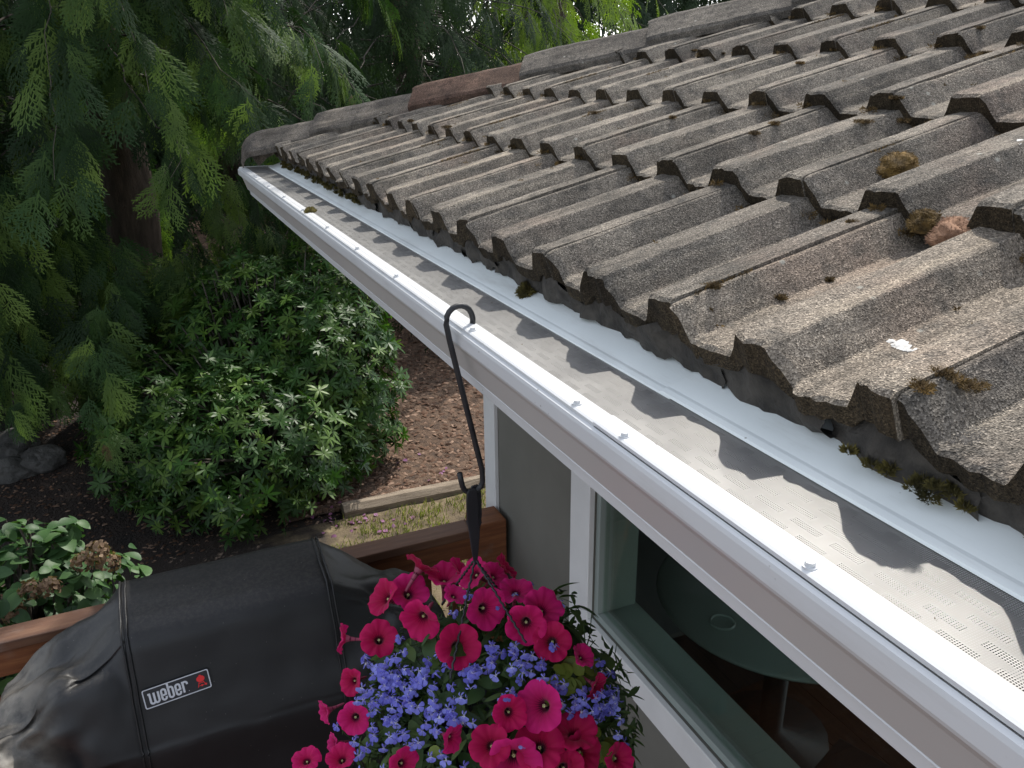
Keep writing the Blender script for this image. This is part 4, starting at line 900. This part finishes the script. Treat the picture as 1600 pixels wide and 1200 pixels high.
def bush(name, label, c, R, n, variants, mat, partname, nobj, stemmat, size=(.8, 1.25), inner=.7, lobes=None):
    t = empty(name, (c[0], c[1], GROUND_Z), label=label, cat='shrub'); c = Vector(c); R = Vector(R); mats, wh = [], []; sb = MB()
    for i in range(n):
        th, u = rnd.uniform(0, 2*math.pi), rnd.uniform(-.8, 1); cp = math.sqrt(1-u*u); nrm = Vector((cp*math.cos(th), cp*math.sin(th), u)); k = (1+.34*fbm(nrm, 2.4, 3))*(rnd.uniform(inner, 1) if rnd.random() < .5 else rnd.uniform(.92, 1.02))
        cc, rr = (c, R) if not lobes else rnd.choices([(Vector(l[0]), Vector(l[1])) for l in lobes], [l[1][0]*l[1][2] for l in lobes])[0]
        p = cc + Vector((nrm.x*rr.x, nrm.y*rr.y, nrm.z*rr.z))*k
        if p.z < GROUND_Z+.1: continue
        z_ = (nrm*.8 + Vector((rnd.gauss(0, .35), rnd.gauss(0, .35), .55+rnd.gauss(0, .3)))).normalized(); mats.append(frame(p, z_, (rnd.gauss(0, 1), rnd.gauss(0, 1), rnd.gauss(0, 1)), rnd.uniform(*size))); wh.append(rnd.randrange(len(variants)))
        if i % 6 == 0: b0 = Vector((c.x+rnd.gauss(0, .1), c.y+rnd.gauss(0, .1), GROUND_Z)); mid = b0.lerp(p, .5)+Vector((0, 0, .12)); sb.tube([b0, mid, p], [.018, .011, .005], 5, False)
    sb.build('stems', stemmat, t, smooth=True, kind='stuff'); scatter(partname, 'foliage', variants, mats, wh, MT[mat], t, nobj, True); return t
rh = bush('rhododendron', 'dense glossy rhododendron at the end of the timber edging', (.30, 6.25, -2.04), (1.07, .95, .84), 5200, wv, 'rhodo', 'leaf_whorl', 290, MT['twig'], (.5, .82), lobes=(((.05, 5.95, -2.25), (.80, .75, .62)), ((.72, 6.45, -1.90), (.62, .6, .72)), ((.35, 6.7, -1.75), (.75, .6, .75)), ((-.45, 6.3, -2.2), (.6, .6, .62)), ((.85, 6.25, -2.35), (.42, .45, .42)), ((.95, 7.0, -1.55), (.5, .5, .6))))
hl = [leaf(L, L*.36, .35, .25) for L in (.08, .10, .12)]
hy = bush('hydrangea', 'hydrangea with dried brown flower heads behind the left railing', (-1.26, 4.12, -2.20), (.50, .45, .52), 1500, hl, 'hydrangea', 'leaf', 220, MT['twig'], (.6, 1.0), .6)
for i, (px, py) in enumerate(((152, 862), (170, 880), (130, 880), (76, 920), (48, 925), (18, 958), (60, 985))):
    c = on_y(px, py, 3.78 + (.12 if i < 3 else 0)); mb = []
    pv = [leaf(.022, .009, .2, .1)]; mats = []
    for k in range(110):
        th, u = rnd.uniform(0, 6.28), rnd.uniform(-.4, 1); cp = math.sqrt(1-u*u); nrm = Vector((cp*math.cos(th), cp*math.sin(th), u)); mats.append(frame(c+nrm*.05*rnd.uniform(.8, 1.1), nrm+Vector((rnd.gauss(0, .4), rnd.gauss(0, .4), rnd.gauss(0, .4))), (rnd.gauss(0, 1), rnd.gauss(0, 1), rnd.gauss(0, 1)), rnd.uniform(.7, 1.2)))
    join_inst('dried_flower_head', pv, mats, [0]*len(mats), MT['dry_bloom'], hy)

# ------------------------------------------------------------------ garden details
mb = MB(); n = 30
for j in range(n+1):
    x = .62+2.9*j/n
    for k in range(8):
        a = math.pi/8+2*math.pi*k/8; r_ = .075*(1+.12*fbm((x, k, 0), 3)); mb.v.append((x, TIMBER_Y+.02*math.sin(x*1.3)+r_*math.cos(a)*1.0, GROUND_Z+.045+r_*.95*math.sin(a)+.012*fbm((x, 0, 1), 1.5)))
mb.f = [(j*8+k, j*8+(k+1) % 8, (j+1)*8+(k+1) % 8, (j+1)*8+k) for j in range(n) for k in range(8)] + [tuple(range(8)), tuple(n*8+k for k in range(7, -1, -1))]
mb.build('landscape_timber', MT['timber'], label='weathered timber edging between lawn and mulch bed', cat='timber')
def boulder(loc, r_, seed, label):
    bm = bmesh.new(); bmesh.ops.create_icosphere(bm, subdivisions=4, radius=1)
    for v in bm.verts:
        q = v.co.copy(); k = 1+.28*noise.noise(q*1.1+Vector((seed, 0, 0)))+.1*fbm(q+Vector((seed, 3, 0)), 2.5); v.co = Vector((q.x*r_*1.25*k, q.y*r_*k, q.z*r_*.8*k))
    me = bpy.data.meshes.new('boulder'); bm.to_mesh(me); bm.free(); me.materials.append(MT['stone']); o = link(bpy.data.objects.new('boulder', me)); o.location = loc; tag(o, label, 'boulder', 'boulders under the cedar')
for px, py, yy, r_, lb in ((14, 700, 7.35, .17, 'shaded boulder at the left edge, uppermost of the three'), (20, 738, 7.15, .14, 'shaded boulder at the left edge, lowest of the three'), (66, 728, 7.2, .15, 'shaded boulder under the cedar, rightmost of the three')):
    p = on_y(px, py, yy); boulder((p.x, yy, max(p.z, ground_h(p.x, yy)+.04)), r_, px*.37, lb)
# grass, mulch chips, fallen petals
def blade(L): return (np.array([(-.003, 0, 0), (.003, 0, 0), (.0018, L*.25, L*.6), (0, L*.55, L)], np.float32), np.array([(0, 1, 2), (0, 2, 3)], np.int32))
mats = []
for _ in range(16000):
    x, y = rnd.uniform(-.2, 3.2), rnd.uniform(3.8, TIMBER_Y-.09); k = fbm((x, y, 8), 2.2)+.35*(x-1.1)
    if k < -.12+rnd.gauss(0, .12): continue
    mats.append(Matrix.Translation((x, y, ground_h(x, y)+.015)) @ Matrix.Rotation(rnd.uniform(0, 6.3), 4, 'Z') @ Matrix.Scale(rnd.uniform(.6, 1.4), 4))
join_inst('grass', [blade(.045)], mats, [0]*len(mats), MT['grass'], kind='stuff', label='patchy yellow-green lawn grass beside the timber edging', cat='grass')
def chip(): return (np.array([(-.5, -.2, 0), (.5, -.25, .05), (.55, .2, .1), (-.45, .25, .02), (0, 0, .3)], np.float32), np.array([(0, 1, 4), (1, 2, 4), (2, 3, 4), (3, 0, 4)], np.int32))
mats = []
for _ in range(15000):
    x, y = rnd.uniform(.3, 5.6), TIMBER_Y+.08+rnd.random()**1.3*7
    mats.append(Matrix.Translation((x, y, ground_h(x, y)+.02)) @ Matrix.Rotation(rnd.uniform(0, 6.3), 4, 'Z') @ Matrix.Rotation(rnd.gauss(0, .4), 4, 'X') @ Matrix.Scale(rnd.uniform(.018, .06), 4))
for _ in range(5000):
    x, y = rnd.uniform(-3, .6), rnd.uniform(3.7, 8); mats.append(Matrix.Translation((x, y, ground_h(x, y))) @ Matrix.Rotation(rnd.uniform(0, 6.3), 4, 'Z') @ Matrix.Scale(rnd.uniform(.015, .04), 4))
join_inst('bark_chips', [chip()], mats, [0]*len(mats), MT['chip'], kind='stuff', label='loose bark chips scattered over the mulch bed', cat='mulch')
mats = []
for _ in range(60):
    p = on_z(rnd.gauss(560, 45), rnd.gauss(815, 12), GROUND_Z+.03) if rnd.random() < .8 else on_z(rnd.uniform(620, 700), rnd.uniform(690, 770), GROUND_Z+.05)
    mats.append(frame((p.x, p.y, ground_h(p.x, p.y)+.03), (rnd.gauss(0, .3), rnd.gauss(0, .3), 1), (rnd.gauss(0, 1), rnd.gauss(0, 1), 0), rnd.uniform(.7, 1.4)))
join_inst('fallen_petals', [leaf(.035, .014, .2)], mats, [0]*len(mats), MT['petal_litter'], kind='stuff', label='fallen purple petals at the foot of the rhododendron', cat='petals')

# ------------------------------------------------------------------ moss and debris on roof and gutter
def clump(name, mat, c, r_, up, seed, n=420, blade_l=.005, **k):
    c = Vector(c); up = Vector(up).normalized(); t1 = up.orthogonal().normalized(); t2 = up.cross(t1); mb = MB(); r0 = random.Random(seed)
    S, Rg = 18, 7
    mb.v.append(tuple(c+up*r_[2])); 
    for j in range(1, Rg+1):
        ph = j/Rg*math.pi*.56
        for q in range(S):
            th = 2*math.pi*q/S; d = Vector((math.sin(ph)*math.cos(th), math.sin(ph)*math.sin(th), math.cos(ph))); kk = 1+.22*noise.noise(d*2.2+Vector((seed, 0, 0)))+.08*noise.noise(d*7)
            mb.v.append(tuple(c+(t1*d.x*r_[0]+t2*d.y*r_[1])*kk+up*d.z*r_[2]*kk))
    mb.f += [(0, 1+q, 1+(q+1) % S) for q in range(S)] + [(1+(j-1)*S+q, 1+j*S+q, 1+j*S+(q+1) % S, 1+(j-1)*S+(q+1) % S) for j in range(1, Rg) for q in range(S)]
    mb.f.append(tuple(1+(Rg-1)*S+q for q in range(S)))
    for i in range(n):
        th, ph = r0.uniform(0, 6.283), r0.random()**.6*1.6; d = Vector((math.sin(ph)*math.cos(th), math.sin(ph)*math.sin(th), math.cos(ph))); kk = 1+.22*noise.noise(d*2.2+Vector((seed, 0, 0)))
        p = c+(t1*d.x*r_[0]+t2*d.y*r_[1])*kk+up*d.z*r_[2]*kk; q = (t1*d.x+t2*d.y+up*d.z+Vector((r0.gauss(0, .5), r0.gauss(0, .5), r0.gauss(0, .5)))).normalized(); s_ = q.orthogonal().normalized()*blade_l*.22
        mb.add([p-s_, p+s_, p+q*blade_l], [(0, 1, 2)])
    return mb.build(name, MT[mat], **k)
RN = Vector((-sa, 0, ca))
def roof_hit(px, py, off=0):             # pixel -> point on the tile surface, marching along the view ray
    d = ray(px, py); d0 = course_origin(0); t = .5
    while t < 4:
        p = CAM + d*t; q = p - d0; v = q.x*ca + q.z*sa; hgt = q.dot(RN)
        if v > 0:
            j = int(v/SP); u = (1.134-p.y) % RW
            if hgt < prof(u) + LIFT*(1-(v-j*SP)/SP): return p + RN*off
        t += .002
    return CAM + d*1.3
clump('moss_clump', 'moss_brown', roof_hit(1399, 262, -.002), (.034, .030, .022), RN, 3, 900, label='round brown moss cushion lying in a tile channel', cat='moss')
clump('debris_clump', 'brown_debris', roof_hit(1488, 368, -.002), (.028, .026, .022), RN, 5, 700, .004, label='crumbly red-brown clump against a tile nose near the right edge', cat='debris')
clump('moss_clump', 'moss_brown', roof_hit(1445, 352, 0), (.020, .018, .018), RN, 6, 500, label='dark moss lump beside the red-brown crumbly clump', cat='moss')
clump('moss_clump', 'moss_green', (.150, 1.208, .0225), (.017, .014, .012), (-.3, 0, 1), 8, 500, .009, label='green moss tuft fallen on the flashing', cat='moss')
clump('moss_clump', 'moss_green', (.022, 2.39, .004), (.020, .013, .012), (0, 0, 1), 9, 300, label='small green moss ball on the far gutter rim', cat='moss')
def splash(loc_px, r_, seed, label):
    r0 = random.Random(seed); p0 = roof_hit(*loc_px, .0012); mb = MB(); n = 26; t1 = Vector((0, -1, 0)); t2 = Vector((ca, 0, sa))
    for q in range(9):
        p = p0 if q == 0 else p0 + t1*r0.gauss(0, r_*.75) + t2*r0.gauss(-r_*.3, r_*.9); rr = r_*(.8 if q == 0 else r0.uniform(.1, .45)); k0 = len(mb.v); el = r0.uniform(.7, 1.5)
        pts = [p+(t1*math.cos(2*math.pi*k/n)+t2*el*math.sin(2*math.pi*k/n))*rr*(1+.55*fbm((math.cos(2*math.pi*k/n), math.sin(2*math.pi*k/n), seed+q), 1.8, 4)) for k in range(n)]; up = q*.00007
        mb.v += [tuple(c+RN*up) for c in pts]+[tuple(p+RN*(.0005+up))]+[tuple(c-RN*.003) for c in pts]; mb.f += [(k0+k, k0+(k+1) % n, k0+n) for k in range(n)]+[(k0+k, k0+n+1+k, k0+n+1+(k+1) % n, k0+(k+1) % n) for k in range(n)]
    mb.build('bird_dropping', MT['guano'], label=label, cat='bird dropping')
splash((1408, 541), .0125, 1, 'white bird dropping on the nearest eave tile')
splash((1592, 221), .009, 3, 'small white bird dropping at the right edge of the roof')
# moss packed into the tile joints
mb = MB(); blades = []
def tuft(mb, c, r_, n, L, s=1):
    for _ in range(n):
        d = Vector((rnd.gauss(0, 1), rnd.gauss(0, 1), rnd.gauss(.2, 1))).normalized(); f_ = rnd.random()**.5; p = c+Vector((d.x*r_*f_, d.y*r_*1.3*f_, d.z*r_*.6*f_)); q = p+(d+Vector((0, 0, .4)))*L*rnd.uniform(.5, 1.3); w_ = d.orthogonal().normalized()*L*.28; mb.add([p-w_, p+w_, q], [(0, 1, 2)])
for j in range(1, NROW):
    o0 = course_origin(j)
    for k in range(-24, 8):
        y = 1.134-k*RW
        if y+o0.x > HIPC-.1: continue
        for (uu, hh, pr_) in ((.10, .0, .75), (.125, .0, .6), (.02, .0, .5), (.07, .0, .5), (.15, .0, .4)):
            if rnd.random() < pr_*(1.1 if j else .5)*(1.35 if y > 1.6 else .8):
                h = prof(uu) + (.006 if j else -.02)
                c = Vector((o0.x, y-uu+rnd.gauss(0, .01), o0.z)) + RN*(h+.000) + Vector((ca, 0, sa))*rnd.uniform(-.018, -.003); tuft(mb, c, rnd.uniform(.006, .017), 170, .004)
for j in range(0, 7):
    o0 = course_origin(j)
    for i in range(-9, 5):
        y = 1.134-(2*i+(j % 2))*RW-U0
        if rnd.random() < .55 and y+o0.x < HIPC-.4:
            v0 = rnd.uniform(.0, .25); ln = rnd.uniform(.02, .12); n_ = int(ln/.006)
            for q in range(n_):
                v = v0+ln*q/n_
                if v < SP: tuft(mb, Vector((o0.x, y+rnd.gauss(.001, .002), o0.z))+Vector((ca, 0, sa))*v+RN*(RIB+LIFT*(1-v/SP)+.001), rnd.uniform(.0015, .0045), 26, .0032)
for (px, py, r_) in ((1345, 192, .012), (1405, 190, .016), (1210, 195, .012), (1180, 210, .009), (1050, 185, .008), (930, 178, .012), (1330, 350, .006), (1215, 467, .007), (1295, 440, .005), (1500, 600, .012), (1475, 590, .012), (1440, 608, .012), (1115, 450, .009), (1250, 100, .01), (1530, 45, .01), (1540, 85, .009), (1130, 85, .006), (640, 190, .012), (700, 200, .013), (735, 150, .010), (925, 78, .011), (1400, 155, .008), (1085, 80, .006)):
    p = roof_hit(px, py, .002)
    for _ in range(6): tuft(mb, p+Vector((rnd.gauss(0, r_*.3), rnd.gauss(0, r_*.45), 0)), r_*.55, 150, .003)
mb.build('joint_moss', MT['moss_brown'], kind='stuff', label='brown moss packed into the joints between roof tiles', cat='moss')
mb = MB()
for k in range(-17, 8):
    y = 1.134-k*RW-.06
    if y > HIPC-.25: continue
    for _ in range(12 if (k > 3 or k < -7) else (4 if rnd.random() < .15 else 0)): tuft(mb, Vector((YN+.022+rnd.gauss(0, .005), y+rnd.gauss(0, .035), ZN-.076+rnd.gauss(0, .006))), rnd.uniform(.004, .008), 170, .004)
mb.build('eave_moss', MT['moss_green'], kind='stuff', label='yellow-green moss hanging under the eave tiles', cat='moss')
mb = MB()      # specks of debris on roof and gutter
for _ in range(260):
    j = rnd.randrange(0, 7); o0 = course_origin(j); y = rnd.uniform(.1, 3.4); v = rnd.uniform(.02, .33); u = (1.134-y) % RW
    if y+o0.x+v > HIPC-.15: continue
    c = Vector((o0.x, y, o0.z))+Vector((ca, 0, sa))*v+RN*(prof(u)+LIFT*(1-v/SP)+.002); tuft(mb, c, rnd.uniform(.001, .006), 14, .004)
for _ in range(16): tuft(mb, Vector((rnd.uniform(.01, .1), rnd.uniform(.3, 3.6)**1, .0075)), .0012, 9, .0012)
mb.build('roof_debris', MT['moss_brown'], kind='stuff', label='small dark specks of debris scattered over the roof tiles', cat='debris')

# ------------------------------------------------------------------ table and chairs in the room behind the window
tc_ = Vector((1.72, 2.1, -1.6)); tb_ = empty('glass_table', (tc_.x, tc_.y, DECK_Z), label='round pale glass table seen dimly through the window', cat='table')
mb = MB()
for r_, z in ((.002, 0), (.50, 0), (.515, -.004), (.52, -.012), (.515, -.02), (.002, -.022)): mb.v += [(tc_.x+r_*math.cos(2*math.pi*k/64), tc_.y+r_*math.sin(2*math.pi*k/64), tc_.z+z) for k in range(64)]
mb.f = [(j*64+k, j*64+(k+1) % 64, (j+1)*64+(k+1) % 64, (j+1)*64+k) for j in range(5) for k in range(64)]
mb.build('table_top', MT['table_glass'], tb_, smooth=True)
mb = MB(); rc = Vector((1.36, 2.05, -1.596)); mb.tube([(rc.x+.045*math.cos(a), rc.y+.045*math.sin(a), rc.z) for a in [math.radians(15*i) for i in range(25)]], .006, 8, False); mb.build('coaster_ring', MT['table_glass'], tb_, smooth=True)
MB().tube([(tc_.x, tc_.y, DECK_Z), (tc_.x, tc_.y, -2.3), (tc_.x, tc_.y, -2.28), (tc_.x, tc_.y, -1.622)], [.25, .24, .05, .05], 20).build('pedestal', MT['dark_wood'], tb_, smooth=True)
def chair(x, y, a, label):
    c = empty('chair', (0, 0, 0), label=label, cat='chair'); M = Matrix.Translation((x, y, DECK_Z)) @ Matrix.Rotation(a, 4, 'Z')
    def pt(name, mb):
        o = mb.build(name, MT['dark_wood'], c, bevel=.006); return o
    pt('seat', MB().box((-.22, -.22, .42), (.22, .22, .47))); pt('backrest', MB().box((-.21, .18, .50), (.21, .22, .92)))
    for sx in (-.2, .2):
        for sy in (-.2, .2): pt('leg', MB().box((sx-.018, sy-.018, 0), (sx+.018, sy+.018, .4195 if sy < 0 else .5)))
    c.matrix_basis = M
chair(1.45, 1.35, math.radians(200), 'black chair inside the room, nearest the window'); chair(2.3, 1.45, math.radians(150), 'black chair inside the room, deeper behind the table')
